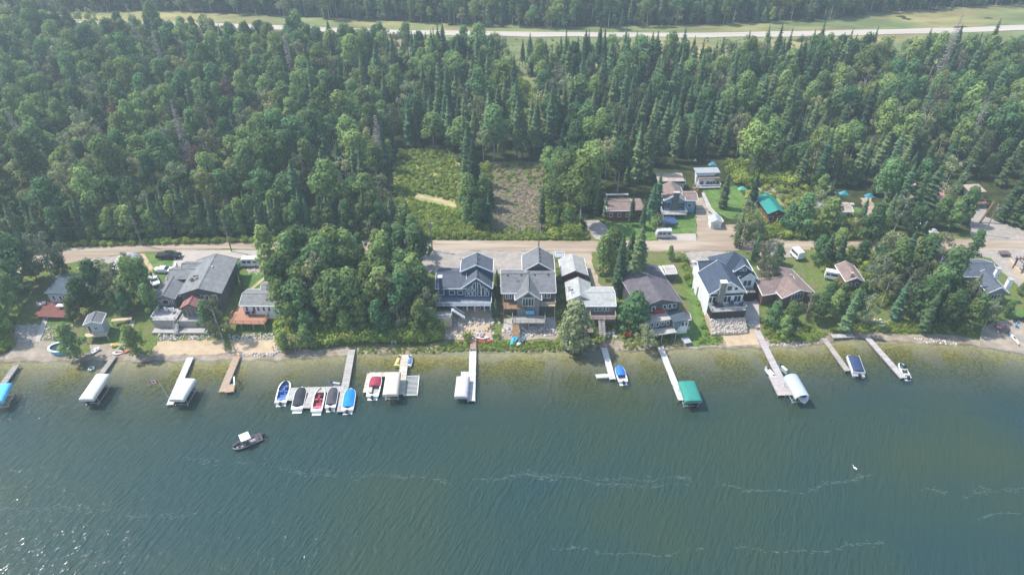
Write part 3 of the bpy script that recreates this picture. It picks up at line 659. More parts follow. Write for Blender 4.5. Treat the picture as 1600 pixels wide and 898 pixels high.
while y < 352:
    sp = 6.3 if y < 240 else 6.0
    x = -0.80*y-35
    while x < 0.80*y+35:
        X, Y = x+r.uniform(-2.3, 2.3), y+r.uniform(-2.3, 2.3); z = hz(X, Y); px, py = proj(X, Y, z)
        x += sp*(.74 if 640 < px < 1200 else 1)
        if py < limit_far(px) or py > limit_near(px): continue
        if any(inpoly(px, py, e) for e in EXCL): continue
        q = r.random(); cl = 0.5+0.5*math.sin(X*.045+1.3)*math.sin(Y*.05+.5)+r.uniform(-.15, .15)
        if px < 500: ps = .06+.25*(py > 340) - .08*(px < 300) + .1*(cl > .8)
        elif px < 640: ps = .22
        elif px < 1120: ps = .66 if py > 100 else .6
        elif px < 1380: ps = .52
        else: ps = .26 if py < 220 else .5
        if 860 < px < 940 and 230 < py < 345: ps = .3
        if q < ps: k = 'spruce'; sc = r.uniform(.72, 1.12)
        else:
            k = 'birch' if r.random() < (.26 if px < 1250 else .38) else 'aspen'
            sc = r.uniform(.74, 1.2)
            if r.random() < .018: k = 'rusty'
            if r.random() < .006: k = 'dead'
        if py > limit_near(px)-14 and px < 1000:
            if r.random() < .5: k = 'poplar'; sc = r.uniform(.6, .95)
            else: k = 'spruce'; sc = r.uniform(.35, .6)
        elif py > limit_near(px)-8: sc *= r.uniform(.55, .9)
        if py < limit_far(px)+12: sc *= r.uniform(.6, .95)
        cand.append((math.hypot(Y, X*.6), X, Y, z, px, py, k, sc))
    y += sp*.96
for i in range(230):
    px = -60+i*3.05; py = limit_near(px)-r.uniform(0, 9); X, Y, z = P(px, py); k = 'poplar' if r.random() < .35 else 'spruce'
    cand.append((math.hypot(Y, X*.6), X, Y, z, px, py, k, r.uniform(.38, .72)*(1.15 if k == 'poplar' else 1)))
for i in range(2600):
    px, py = r.uniform(600, 1640), r.uniform(215, 330)
    if any(inpoly(px, py, e) for e in EXCL) or not any(inpoly(px, py+9, e) for e in EXCL[:-2]+EXCL[-1:]): continue
    X, Y, z = P(px, py)
    if all((X-c[1])**2+(Y-c[2])**2 > 9 for c in cand): cand.append((math.hypot(Y, X*.6), X, Y, z, px, py, r.choice(('poplar', 'poplar', 'birch', 'spruce')), r.uniform(.45, .85)))
cand.sort()
LIM = {'poplar': 150, 'spruce': 278, 'aspen': 240, 'birch': 150, 'rusty': 20, 'dead': 14}
cnt = {k: 0 for k in LIM}; far_pts = []
SHADE = {'spruce': 'dark green spruce', 'aspen': 'round-crowned green aspen', 'birch': 'loose pale green birch', 'poplar': 'low-branched dark poplar', 'rusty': 'thin reddish brown tree', 'dead': 'bare grey dead spruce'}
for d, X, Y, z, px, py, k, sc in cand:
    v = r.randrange(len(KINDS[k][0])); rz = r.uniform(0, 6.28)
    if cnt[k] < LIM[k] and -30 < px < 1630:
        cnt[k] += 1
        size = 'tall' if sc > 1.0 else ('small' if sc < .72 else 'medium')
        depth_ = (limit_near(px)-py)/max(1, limit_near(px)-limit_far(px)); band = 'on the road side' if depth_ < .3 else 'in the middle depth' if depth_ < .5 else 'well back in' if depth_ < .7 else 'far back'
        row = 'in the front row' if py > limit_near(px)-16 else ('in the second rows' if py > limit_near(px)-45 else 'deeper')
        lb = '%s %s %s of forest %s' % (size, SHADE[k], row, zone(px)) if 'row' in row else '%s %s %s of forest %s' % (size, SHADE[k], band.replace('well back in', 'well back').replace('far back', 'at the back'), zone(px))
        tree(k, X, Y, sc, lb, lb.replace('tree', 'trees'), rz=rz, var=v, z=z, sz=sc*r.uniform(.86, 1.18))
    else: far_pts.append((X, Y, z-.1, rz, sc, k, v))
# beyond the highway
y = 318.0
while y < 520:
    x = -0.80*y-40
    while x < 0.80*y+40:
        X, Y = x+r.uniform(-1.9, 1.9), y+r.uniform(-1.9, 1.9); z = hz(X, Y); px, py = proj(X, Y, z); x += 4.4
        lim = np.interp(px, [-300, 0, 250, 400, 600, 850, 1100, 1290, 1350, 1450, 1600, 1900], [16, 22, 19, 26, 36, 46, 42, 34, 25, 17, 9, -10])
        if py > lim: continue
        k = 'spruce' if r.random() < .42 else ('birch' if r.random() < .4 else 'aspen'); sc = r.uniform(.75, 1.1)
        if py > lim-4: sc *= r.uniform(.45, .95)
        far_pts.append((X, Y, z-.1, r.uniform(0, 6.28), sc, k, r.randrange(len(KINDS[k][0]))))
    y += 4.2
scatter('distant_forest', far_pts, ['aspen', 'birch', 'spruce', 'rusty', 'dead', 'poplar'], 'mass of spruce, aspen and birch reaching back past the highway')
print('forest', cnt, len(far_pts))
# brush: clearing, lot edges, roadside, verges
bush = []
def brush(pxpoly, n, s0, s1, skip=None):
    xs = [p[0] for p in pxpoly]; ys = [p[1] for p in pxpoly]; c = 0
    while c < n*2.2:
        px, py = r.uniform(min(xs), max(xs)), r.uniform(min(ys), max(ys)); c += 1
        if not inpoly(px, py, pxpoly): continue
        if skip and inpoly(px, py, skip): continue
        X, Y, z = P(px, py); bush.append((X, Y, z-.1, r.uniform(0, 6.28), r.uniform(s0, s1), 'shrub', r.randrange(3)))
brush([(622, 236), (700, 230), (716, 250), (722, 300), (716, 345), (690, 372), (640, 372), (620, 340), (615, 280)], 1200, .18, .62, [(648, 300), (714, 316), (714, 330), (648, 313)])
brush([(625, 330), (760, 330), (762, 372), (600, 372)], 420, .4, .95)
brush([(850, 262), (875, 262), (900, 340), (905, 372), (858, 372)], 230, .6, 1.3)
brush([(740, 260), (764, 260), (762, 366), (735, 366)], 120, .5, 1.0)
brush([(768, 258), (842, 256), (846, 290), (768, 285)], 60, .2, .5)
brush([(766, 256), (850, 256), (856, 362), (766, 362)], 70, .12, .4)
brush([(770, 356), (850, 356), (852, 366), (770, 366)], 60, .15, .35)
brush([(600, 368), (920, 368), (920, 375), (600, 374)], 500, .15, .45)
brush([(100, 383), (600, 370), (600, 374), (100, 386)], 500, .3, .8)
brush([(770, 125), (812, 122), (842, 150), (850, 215), (820, 225), (790, 200)], 300, .4, 1.4)
brush([(1165, 330), (1300, 330), (1370, 360), (1370, 374), (1165, 374)], 160, .4, 1.1)
brush([(740, 60), (1600, 58), (1600, 90), (820, 130), (740, 95)], 500, .2, .6)
brush([(1165, 290), (1300, 296), (1300, 345), (1230, 372), (1165, 372)], 160, .3, 1.0)
brush([(1130, 255), (1260, 262), (1260, 292), (1150, 290)], 160, .6, 1.6)
brush([(1262, 385), (1460, 395), (1480, 480), (1300, 480), (1290, 440)], 300, .2, .9)
brush([(440, 505), (688, 505), (688, 533), (540, 536), (440, 546)], 420, .6, 1.5)
# lakeside bank growth
brush([(540, 540), (690, 538), (690, 552), (560, 553)], 160, .1, .28)
brush([(690, 536), (880, 534), (880, 549), (690, 549)], 420, .1, .34)
brush([(870, 495), (1030, 500), (1080, 540), (1000, 546), (880, 547)], 330, .12, .4, [(940, 515), (968, 515), (975, 545), (940, 545)])
brush([(1078, 440), (1092, 440), (1135, 538), (1085, 540), (1100, 500)], 150, .12, .4)
brush([(1188, 500), (1230, 500), (1290, 522), (1280, 534), (1200, 536)], 220, .15, .6)
brush([(1290, 512), (1520, 500), (1520, 524), (1440, 520), (1300, 520)], 260, .15, .6)
brush([(868, 402), (876, 402), (886, 470), (872, 500)], 60, .3, .6)
brush([(1060, 400), (1072, 402), (1090, 450), (1076, 450)], 50, .4, .8)
brush([(0, 500), (20, 500), (20, 540), (0, 555)], 50, .4, .9)
scatter('undergrowth', bush, ['shrub'], 'low bushes and brush along the road, clearing and banks')

# ---- trees one by one: (kind, base px, base py, height m, label)
T = [
 ('poplar', 40, 452, 15, 'large dark tree at the left edge beside the grey cabin'), ('birch', 85, 436, 13.5, 'pale tree with silvery top behind the grey cabin'), ('poplar', 102, 432, 6.5, 'round tree at the road behind the grey cabin'),
 ('poplar', 12, 500, 11, 'dark tree on the bank at the left edge'), ('poplar', 5, 530, 9, 'dark tree nearest the water at the left edge'), ('poplar', 28, 478, 8, 'tree leaning over the patio beside the red deck'),
 ('poplar', 135, 482, 8.5, 'bushy tree at the right end of the red deck'), ('poplar', 160, 470, 10, 'dark tree between the red deck and the silver shelter'), ('birch', 195, 478, 11, 'pale tree in front of the silver shelter'), ('poplar', 222, 478, 11, 'dark tree left of the small cottage wing'),
 ('birch', 212, 440, 7.5, 'small light tree right behind the silver shelter'), ('poplar', 185, 488, 6, 'low dark tree above the boathouse stairs'), ('poplar', 240, 490, 7, 'dark tree touching the left deck of the large house'),
 ('poplar', 122, 560, 8.5, 'dense round tree on the beach beside the oval pool'), ('poplar', 216, 556, 7.5, 'dense bush-like tree on the shore left of the golden beach'), ('birch', 347, 528, 10, 'leafy tree in front of the large grey house'), ('poplar', 333, 520, 8, 'tree beside the red-roofed sunroom'),
 ('poplar', 425, 425, 11, 'narrow dark tree standing at the road'), ('spruce', 375, 440, 6, 'small spruce right of the large grey roof'), ('spruce', 380, 455, 5.5, 'small dark conifer on the lawn behind the orange deck'), ('birch', 460, 425, 10, 'pale round tree at the road beside the thicket'),
 ('spruce', 484, 392, 4, 'small blue-green conifer at the roadside'), ('poplar', 645, 374, 6.5, 'round tree across the road'),
 ('birch', 578, 374, 6, 'light green small tree across the road from the thicket'),
 ('willow', 895, 544, 12.5, 'large willow-like tree on the bank below the grey house'), ('poplar', 988, 520, 11, 'leafy tree in front of the purple-roofed house'), ('birch', 1008, 547, 7, 'bush-like tree on the shore beside the long white dock'),
 ('spruce', 965, 458, 17, 'tall dark spruce left of the purple-roofed house'), ('spruce', 992, 452, 19, 'tallest spruce beside the purple-roofed house'), ('spruce', 980, 440, 16, 'spruce at the back of the tall spruce pair'),
 ('poplar', 942, 428, 9.5, 'round leafy tree behind the white-roofed cottage'), ('poplar', 955, 412, 10, 'leafy tree at the road behind the tall spruces'),
 ('birch', 876, 415, 3, 'small bush beside the tiny roadside shed'), ('poplar', 1046, 405, 4, 'dark bush at the road beside the beige garage'), ('spruce', 777, 470, 9, 'narrow dark spruce between the blue and grey houses'), ('spruce', 775, 492, 6, 'slim conifer on the terrace steps between two houses'),
 ('shrub', 732, 532, 3, 'small shrub on the boulders below the blue house'), ('birch', 768, 525, 3.6, 'thin young birch between the boulder slopes'),
 ('birch', 1150, 400, 9, 'pale tree behind the white house near the road'), ('spruce', 1178, 405, 11, 'dark conifer behind the white house'), ('birch', 1200, 425, 8.5, 'loose birch right of the white house'), ('birch', 1192, 445, 9, 'birch with pale trunk beside the white house'), ('poplar', 1214, 412, 5.5, 'leafy tree at the road behind the brown-roofed house'),
 ('poplar', 1205, 512, 6.5, 'leafy tree on the bank in front of the brown-roofed house'), ('poplar', 1232, 508, 6.5, 'round tree below the brown-roofed house'), ('birch', 1258, 496, 6.5, 'light tree in front of the brown-roofed house'), ('poplar', 1222, 528, 6, 'dark bush at the shore below the brown-roofed house'),
 ('spruce', 1318, 520, 15, 'broad spruce on the bank between brown roofs'), ('spruce', 1290, 405, 12, 'dark spruce behind the brown-roofed house'), ('spruce', 1308, 412, 9, 'second dark spruce behind the brown-roofed house'), ('poplar', 1275, 412, 7, 'leafy tree by the white camper trailer'),
 ('poplar', 1292, 478, 6.5, 'leafy tree right of the brown-roofed house'), ('poplar', 1300, 496, 6.5, 'tree left of the broad bank spruce'), ('birch', 1345, 510, 8, 'light tree right of the broad bank spruce'), ('poplar', 1345, 462, 4.5, 'small tree below the small brown roof'),
 ('birch', 1370, 440, 12, 'pale birch right of the small brown roof'), ('poplar', 1345, 404, 6, 'leafy roadside tree above the small brown roof'), ('poplar', 1395, 418, 8, 'tall leafy tree close to the road on the right'), ('birch', 1420, 408, 7, 'olive birch close to the road on the right'),
 ('spruce', 1415, 470, 14, 'leaning spruce in the right-hand thicket'), ('spruce', 1395, 500, 14, 'spruce on the shaded bank in the right-hand thicket'), ('spruce', 1440, 440, 13, 'spruce behind the right-hand thicket'), ('poplar', 1430, 505, 11, 'large leafy tree on the bank of the right-hand thicket'), ('spruce', 1440, 520, 13, 'spruce nearest the water in the right-hand thicket'),
 ('poplar', 1465, 470, 13, 'bright green tree in the middle of the right-hand thicket'), ('birch', 1460, 412, 8, 'dark reddish birch by the road left of the dark-roofed house'), ('poplar', 1480, 504, 9, 'leafy tree in front of the dark-roofed house'), ('birch', 1500, 492, 9, 'grey-green birch with bare limbs before the dark-roofed house'), ('poplar', 1520, 502, 7, 'dark leafy tree below the dark-roofed house'),
 ('poplar', 1545, 500, 6, 'leafy tree at the right end of the thicket'), ('birch', 1535, 515, 7, 'small leafy tree by the grey beach'), ('poplar', 1572, 494, 4.5, 'dark tree right of the dark-roofed house'), ('spruce', 1515, 470, 9, 'ragged spruce against the dark roof'),
 ('poplar', 1512, 408, 7.5, 'round dark tree at the road behind the dark-roofed house'), ('poplar', 1592, 460, 3.5, 'small round bush by the gravel lot'), ('birch', 1375, 480, 9, 'pale birch in the hollow of the right-hand thicket'), ('poplar', 1372, 425, 9, 'dark tree above the small brown roof'),
 # north side yards
 ('spruce', 985, 352, 9, 'spruce in front of the brown-roofed cabin'), ('spruce', 1015, 350, 13, 'broad spruce left of the blue cabin'), ('spruce', 1003, 358, 9, 'spruce at the roadside of the brown-roofed cabin'), ('birch', 1025, 365, 6, 'light bush by the trampoline lawn'), ('spruce', 1128, 325, 12, 'slim spruce standing on the lawn'),
 ('spruce', 1172, 328, 13, 'dark spruce left of the green roof'), ('spruce', 945, 340, 8, 'spruce beside the small gravel lot'), ('spruce', 932, 335, 9, 'left spruce beside the small gravel lot'), ('poplar', 918, 325, 8, 'leafy tree behind the small gravel lot'),
 ('birch', 1160, 378, 11, 'loose tree at the roadside left of the green-roofed cabin'), ('poplar', 1248, 368, 11, 'round dark tree right of the green-roofed cabin'), ('birch', 1175, 384, 9, 'birch on the near side of the road'), ('poplar', 1290, 362, 10, 'leafy tree in front of the small white cabin'), ('birch', 1270, 345, 9, 'pale tree between green and tan roofs'),
 ('poplar', 1310, 370, 6, 'roadside tree below the small white cabin'), ('spruce', 1345, 345, 9, 'spruce right of the small white cabin'), ('poplar', 1280, 312, 7, 'tree left of the rusty shed roof'), ('spruce', 1295, 316, 8, 'spruce in front of the rusty shed roof'),
 ('poplar', 1462, 354, 8, 'large dark tree below the red roof'), ('poplar', 1482, 360, 8, 'leafy tree near the road junction'), ('poplar', 1440, 334, 4.5, 'tree between the red roof and white shed'), ('birch', 1395, 365, 10, 'light tree by the road left of the white shed'), ('poplar', 1420, 370, 8, 'leafy roadside tree left of the pale tarp'), ('spruce', 1496, 300, 12, 'spruce between the red roof and the dark cabin'),
 ('spruce', 1580, 350, 17, 'bright-sided spruce at the road junction'), ('spruce', 1562, 345, 16, 'tall spruce right of the dark cabin'), ('spruce', 1598, 355, 14, 'spruce at the right edge beside the road junction'), ('poplar', 1605, 362, 9, 'leafy tree at the right edge by the junction'), ('spruce', 1365, 305, 15, 'tall spruce behind the small white cabin'),
 # thicket edge trees and specials
 ('dead', 597, 268, 21, 'bare grey dead spruce towering left of the brushy clearing'), ('spruce', 764, 352, 11.5, 'tall spruce at the left edge of the cleared lot'), ('spruce', 768, 325, 11, 'spruce inside the left edge of the cleared lot'), ('spruce', 735, 322, 14.5, 'tall bare-stemmed spruce between clearing and lot'), ('spruce', 846, 358, 12, 'narrow spruce at the right side of the cleared lot'), ('spruce', 748, 345, 12, 'spruce between brush and cleared lot'),
 ('aspen', 885, 318, 16, 'bright aspen with white trunk right of the cleared lot'), ('aspen', 906, 352, 20, 'tall aspen with white trunk beside the small gravel lot'), ('aspen', 920, 312, 18, 'aspen with leaning white trunk behind the gravel lot'), ('aspen', 965, 300, 15, 'aspen standing behind the brown-roofed cabin'),
]
for k, px, py, h, lb in T:
    x, y, z = P(px, py); s = h/BASEH[k]*(1.12 if k in ('poplar', 'birch') and h > 6 else 1)
    tree(k, x, y, s*(1.0 if k != 'poplar' else 1.0), lb)
for px, py, k, h, lb in ((446, 548, 'poplar', 5.5, 'low leafy tree hanging over the shore left of the long grey dock'), (462, 550, 'birch', 5, 'small pale tree at the waterline left of the long grey dock'), (480, 545, 'poplar', 6, 'bushy tree on the bank at the lower left of the wooded lot'), (676, 520, 'poplar', 6.5, 'dark bushy tree beside the boulders of the blue house'), (1312, 474, 'poplar', 5.5, 'leafy tree between the two brown-roofed buildings, lake side'), (1365, 455, 'birch', 11, 'tall pale birch just right of the small brown cabin'), (1385, 450, 'poplar', 12, 'dark tree in the upper middle of the right-hand thicket'), (1400, 440, 'spruce', 14, 'spruce in the upper left of the right-hand thicket'),
        (1405, 480, 'birch', 12, 'olive birch in the centre of the right-hand thicket'), (1445, 490, 'poplar', 12, 'broad dark tree in the lower middle of the right-hand thicket'), (1450, 455, 'birch', 12, 'grey-green birch behind the bright green tree'), (1380, 425, 'birch', 11, 'pale tree right of the cabin near the road'), (1435, 425, 'poplar', 11, 'dark round tree near the road in the right-hand thicket'),
        (1490, 478, 'birch', 9, 'pale birch hiding the left end of the dark roof'), (1510, 515, 'poplar', 9, 'dark tree low on the bank left of the grey beach'), (1465, 515, 'poplar', 9, 'bushy tree low on the bank in the right-hand thicket'), (1275, 500, 'poplar', 8, 'bushy tree left of the broad bank spruce, near the water'), (1330, 500, 'poplar', 8, 'bushy tree right at the foot of the broad bank spruce'),
        (1355, 380, 'poplar', 11, 'roadside tree north of the small brown cabin'), (1330, 369, 'birch', 7, 'pale roadside tree below the small white cabin'), (1375, 370, 'poplar', 8, 'dark roadside tree beside the dirt driveway'), (1305, 402, 'poplar', 8, 'leafy tree on the lake side of the road by the van'), (1440, 370, 'poplar', 7, 'dark tree above the road by the pale tarp'),
        (1500, 350, 'poplar', 10, 'round tree left of the junction gravel'), (1230, 362, 'poplar', 8, 'dark tree right below the green-roofed cabin'), (1150, 386, 'spruce', 10, 'ragged spruce beside the roadside birch'), (1185, 430, 'birch', 9, 'slender birch against the white gabled house'), (1025, 330, 'spruce', 14, 'dark spruce touching the light blue cabin'), (200, 492, 'poplar', 6, 'low dark tree beside the lawn of the boathouse'),
        (175, 455, 'birch', 9, 'grey-green tree left of the silver shelter'), (232, 462, 'poplar', 10, 'dark tree hiding the end of the dirt path'), (58, 436, 'poplar', 8, 'broad tree over the road bend at the left'), (120, 500, 'poplar', 6, 'bushy tree beside the small left lawn')):
    x, y, z = P(px, py); tree(k, x, y, h*1.05/BASEH[k], lb)
# the wooded lot between the orange deck and the blue house
spots = []
for row, (py, n, xa, xb) in enumerate(((402, 8, 498, 655), (418, 8, 470, 668), (435, 8, 462, 668), (452, 8, 450, 668), (470, 9, 440, 668), (488, 9, 435, 672), (506, 9, 440, 675), (524, 8, 445, 672))):
    for i in range(n):
        px = xa+(xb-xa)*(i+.5)/n+r.uniform(-6, 6); yy = py+r.uniform(-5, 5)
        if 548 < px < 580 and 425 < yy < 480: continue
        spots.append((px, yy, row))
rown = ['along the road', 'in the second row from the road', 'in the third row from the road', 'in the upper middle', 'in the lower middle', 'in the third row from the water', 'in the second row from the water', 'in the row nearest the water']
for px, py, row in spots:
    side = 'left' if px < 520 else ('middle' if px < 600 else 'right')
    k = r.choice(('aspen', 'poplar', 'poplar', 'birch', 'aspen')); h = r.uniform(11, 15.0)
    if row == 7: h *= .72
    if row < 2: h *= .62
    nm = {'aspen': 'round-crowned aspen', 'poplar': 'bushy dark poplar', 'birch': 'loose pale birch'}[k]
    x, y, z = P(px, py); lb = '%s %s of the wooded lot, %s part' % (nm, rown[row], side)
    tree(k, x, y, h/BASEH[k], lb, lb)
# ------------------------------------------------------------------ buildings
SH_SLATE = shingle('slate_blue_shingles', (0.085, 0.10, 0.13)); SH_GREY = shingle('grey_shingles', (0.15, 0.155, 0.165)); SH_DARK = shingle('charcoal_shingles', (0.105, 0.11, 0.125))
SH_NAVY = shingle('dark_blue_shingles', (0.05, 0.07, 0.105)); SH_PALE = shingle('pale_worn_shingles', (0.34, 0.35, 0.345), 0.16); SH_PURP = shingle('purple_grey_shingles', (0.105, 0.095, 0.11))
SH_BROWN = shingle('brown_shingles', (0.21, 0.155, 0.14)); SH_RED = shingle('red_brown_shingles', (0.24, 0.11, 0.10)); SH_TAN = shingle('tan_roofing', (0.36, 0.29, 0.245)); SH_FLATD = shingle('dark_membrane', (0.06, 0.085, 0.11))
M_GREENM = mat('green_metal_roof', (0.015, 0.21, 0.17), 0.45, 0.06, 0.5, metal=0.1, spec=0.5)
M_PINK = mat('faded_red_roof', (0.40, 0.16, 0.15), 0.85, 0.25, 0.8, col2=(0.52, 0.36, 0.33), thr=0.55)
M_SILVER = mat('silver_sheet', (0.38, 0.40, 0.43), 0.5, 0.1, 1.0, metal=0.3)
M_CORR = mat('cream_flat_roof', (0.50, 0.47, 0.43), 0.85, 0.1, 0.8)
S_NAVY = siding('navy_siding', (0.03, 0.08, 0.145)); S_GREY = siding('grey_siding', (0.20, 0.21, 0.21)); S_DKGREY = siding('dark_grey_siding', (0.085, 0.09, 0.095)); S_WHITE = siding('white_siding', (0.76, 0.78, 0.80))
S_RED = siding('barn_red_siding', (0.14, 0.025, 0.03)); S_BLUE = siding('light_blue_siding', (0.16, 0.31, 0.45)); S_PALEB = siding('pale_grey_blue_siding', (0.46, 0.50, 0.54)); S_BROWN = siding('brown_siding', (0.16, 0.09, 0.065)); S_TEAL = siding('teal_grey_siding', (0.15, 0.21, 0.22))
S_LOG = siding('red_log', (0.20, 0.055, 0.04)); S_TAN = siding('tan_siding', (0.40, 0.33, 0.27)); M_SCREEN = mat('dark_teal_glass', (0.02, 0.05, 0.045), 0.12, 0.2, spec=.7)
def rect3(FL, FR, BR, z):
    """roof rectangle from three eave corners seen in the photo, at height z: centre, width, depth, angle"""
    a, b, c = (Vector(W(*p, z)) for p in (FL, FR, BR)); u = b-a; w = u.length; u.normalize(); v = Vector((-u.y, u.x)); d = max(1.5, (c-b).dot(v))
    ce = (a+b)/2+v*(d/2); return ce.x, ce.y, w, d, math.atan2(u.y, u.x)
class Frame:
    def __init__(s, cx, cy, a): s.cx, s.cy, s.c, s.s, s.a = cx, cy, math.cos(a), math.sin(a), a
    def __call__(s, u, v, z): return (s.cx+u*s.c-v*s.s, s.cy+u*s.s+v*s.c, z)
class House:
    def __init__(s, name, label, cat, px, py, z0=None):
        x, y, z = P(px, py); s.z0 = z if z0 is None else z0; s.root = thing(name, label, cat, (x, y, s.z0)); s.n = 0
    def gable(s, cx, cy, w, d, a, ze, rise, ridge='v', wall=S_GREY, roof=SH_GREY, over=.45, zb=None, vents=0, trim=M_TRIM, label=None, hip=False, th=.16):
        """walls with gable ends and two roof slabs; w,d are eave to eave. ridge 'v' runs away from the water, 'u' along it"""
        F = Frame(cx, cy, a); zb = s.z0-.6 if zb is None else zb; W_, D = w/2-over, d/2-over
        if ridge == 'u':
            G = lambda p, q, z: F(q, -p, z); rw, rd, ww, wd = d/2, w/2, D, W_
        else: G = lambda p, q, z: F(p, q, z); rw, rd, ww, wd = w/2, d/2, W_, D
        k = rise/rw; ztop = ze+rise; wm = MB()
        zw = ze+k*over-.05
        if hip: vs = [G(x, y, z) for z in (zb, ze+.05) for x, y in ((-ww, -wd), (ww, -wd), (ww, wd), (-ww, wd))]; wm.add(vs, [(0, 1, 5, 4), (1, 2, 6, 5), (2, 3, 7, 6), (3, 0, 4, 7), (4, 5, 6, 7)])
        else:
            vs = []
            for y in (-wd, wd): vs += [G(-ww, y, zb), G(ww, y, zb), G(ww, y, zw), G(0, y, zw+k*ww), G(-ww, y, zw)]
            wm.add(vs, [(0, 1, 2, 3, 4), (9, 8, 7, 6, 5), (0, 4, 9, 5), (1, 6, 7, 2)])
        s.wall = wm.build('wall', [wall], s.root)
        rm = MB()
        if hip:
            h = min(rw, rd)*.98; e = rd-h
            top = [G(-rw, -rd, ze), G(rw, -rd, ze), G(rw, rd, ze), G(-rw, rd, ze), G(0, -e, ztop), G(0, e, ztop)]
            rm.add(top, [(0, 1, 4), (1, 2, 5, 4), (2, 3, 5), (3, 0, 4, 5), (3, 2, 1, 0)])
        else:
            for sg in (-1, 1):
                q = [G(0, -rd, ztop), G(0, rd, ztop), G(sg*rw, rd, ze), G(sg*rw, -rd, ze)]
                if sg > 0: q = q[::-1]
                rm.prism(q, th)
        r = rm.build('roof', [roof], s.root)
        if trim is not None and not hip:
            t = MB()
            for y in (-rd-.03, rd+.03):
                for sg in (-1, 1): t.beam(G(0, y, ztop-.08), G(sg*rw, y, ze-.08), .07, .26)
            for sg in (-1, 1): t.beam(G(sg*(rw+.05), -rd, ze-.1), G(sg*(rw+.05), rd, ze-.1), .1, .16)
            subbuild(t, 'fascia', [trim], r)
        if not hip:
            rg = MB()
            rg.beam(G(0, -rd, ztop+.02), G(0, rd, ztop+.02), .3, .06); subbuild(rg, 'ridge_cap', [roof], r)
        for i in range(vents):
            vm = MB(); q = -rd*.75+i*rd*1.5/max(1, vents-1); p = G(rw*.10, q, ztop-.02-k*rw*.10); vm.box((p[0], p[1], p[2]+.08), (.32, .32, .18), a); subbuild(vm, 'roof_vent', [M_BLACK], r)
        s.F, s.G, s.dim, s.last_roof = F, G, (ww, wd) if ridge == 'v' else (wd, ww), r
        return F
    def block(s, cx, cy, w, d, a, zb, zt, m=S_GREY, name='wall', label=None):
        mb = MB(); mb.box((cx, cy, (zb+zt)/2), (w, d, zt-zb), a); return mb.build(name, [m], s.root, label)
    def flat(s, cx, cy, w, d, a, ze, wall, roof, over=.4, zb=None, pitch=0.0, th=.2):
        F = Frame(cx, cy, a); zb = s.z0-.6 if zb is None else zb
        W_, D = w/2-over, d/2-over; zf = lambda v: ze+pitch*(v+d/2)
        wm = MB(); vs = [F(x, y, z) for z, lst in ((0, 0), (1, 0)) for x, y in ((-W_, -D), (W_, -D), (W_, D), (-W_, D)) for z in [zb if z == 0 else zf(y)-.1]]
        wm.add(vs, [(0, 1, 5, 4), (1, 2, 6, 5), (2, 3, 7, 6), (3, 0, 4, 7), (4, 5, 6, 7)]); wm.build('wall', [wall], s.root)
        rm = MB(); rm.prism([F(-w/2, -d/2, zf(-d/2)+.1), F(w/2, -d/2, zf(-d/2)+.1), F(w/2, d/2, zf(d/2)+.1), F(-w/2, d/2, zf(d/2)+.1)], th)
        s.last_roof = rm.build('roof', [roof], s.root); s.F = F; s.dim = (W_, D); return F
    def window(s, u, z, w, h, side='f', F=None, dim=None, glass=M_GLASS, frame=M_TRIM, name='window', mull=0, shape=None):
        F = F or s.F; W_, D = dim or s.dim
        f = {'f': lambda p, o, zz: F(p, -D-o, zz), 'b': lambda p, o, zz: F(-p, D+o, zz), 'l': lambda p, o, zz: F(-W_-o, -p, zz), 'r': lambda p, o, zz: F(W_+o, p, zz)}[side]
        def slab(pts, o0, o1, mb):
            n = len(pts); vs = [f(p, o0, q) for p, q in pts]+[f(p, o1, q) for p, q in pts]
            mb.add(vs, [tuple(range(n, 2*n))]+[(i, (i+1) % n, n+(i+1) % n, n+i) for i in range(n)])
        pts = shape or [(u-w/2, z), (u+w/2, z), (u+w/2, z+h), (u-w/2, z+h)]
        cx, cz = sum(p for p, q in pts)/len(pts), sum(q for p, q in pts)/len(pts); t = .10
        fm = MB()
        for i in range(len(pts)):
            a, b = pts[i], pts[(i+1) % len(pts)]; L = math.hypot(b[0]-a[0], b[1]-a[1]); nx, nz = -(b[1]-a[1])/L*t, (b[0]-a[0])/L*t
            slab([(a[0], a[1]), (b[0], b[1]), (b[0]+nx, b[1]+nz), (a[0]+nx, a[1]+nz)], 0, .09, fm)
        for i in range(mull): q = u-w/2+w*(i+1)/(mull+1); slab([(q-.04, z), (q+.04, z), (q+.04, z+h), (q-.04, z+h)], .0, .08, fm)
        fo = fm.build(name, [frame], s.root)
        g = MB(); slab(pts, 0, .045, g); subbuild(g, 'pane', [glass], fo); return fo
    def deck(s, F, u0, u1, v0, v1, z, m=M_WOODG, rail=None, zb=None, skirt=None, gap=()):
        """boarded deck in frame F with posts, rail on the lake side and ends"""
        mb = MB(); n = max(2, int((u1-u0)/.30)); 
        for i in range(n):
            a = u0+(u1-u0)*i/n; b = u0+(u1-u0)*(i+1)/n-.02
            mb.prism([F(a, v0, z), F(b, v0, z), F(b, v1, z), F(a, v1, z)], .05)
        d = mb.build('deck', [m], s.root)
        zb = s.z0-.8 if zb is None else zb
        if skirt is not None:
            k = MB(); vs = [F(a, b, c) for c in (zb, z-.06) for a, b in ((u0, v0), (u1, v0), (u1, v1), (u0, v1))]
            k.add(vs, [(0, 1, 5, 4), (1, 2, 6, 5), (3, 0, 4, 7)]); k.build('deck_skirt', [skirt], s.root)
        else:
            for a in np.linspace(u0+.1, u1-.1, max(2, int((u1-u0)/2.6)+1)):
                k = MB(); k.beam(F(a, v0+.1, zb), F(a, v0+.1, z-.05), .14, .14); k.build('post', [m], s.root)
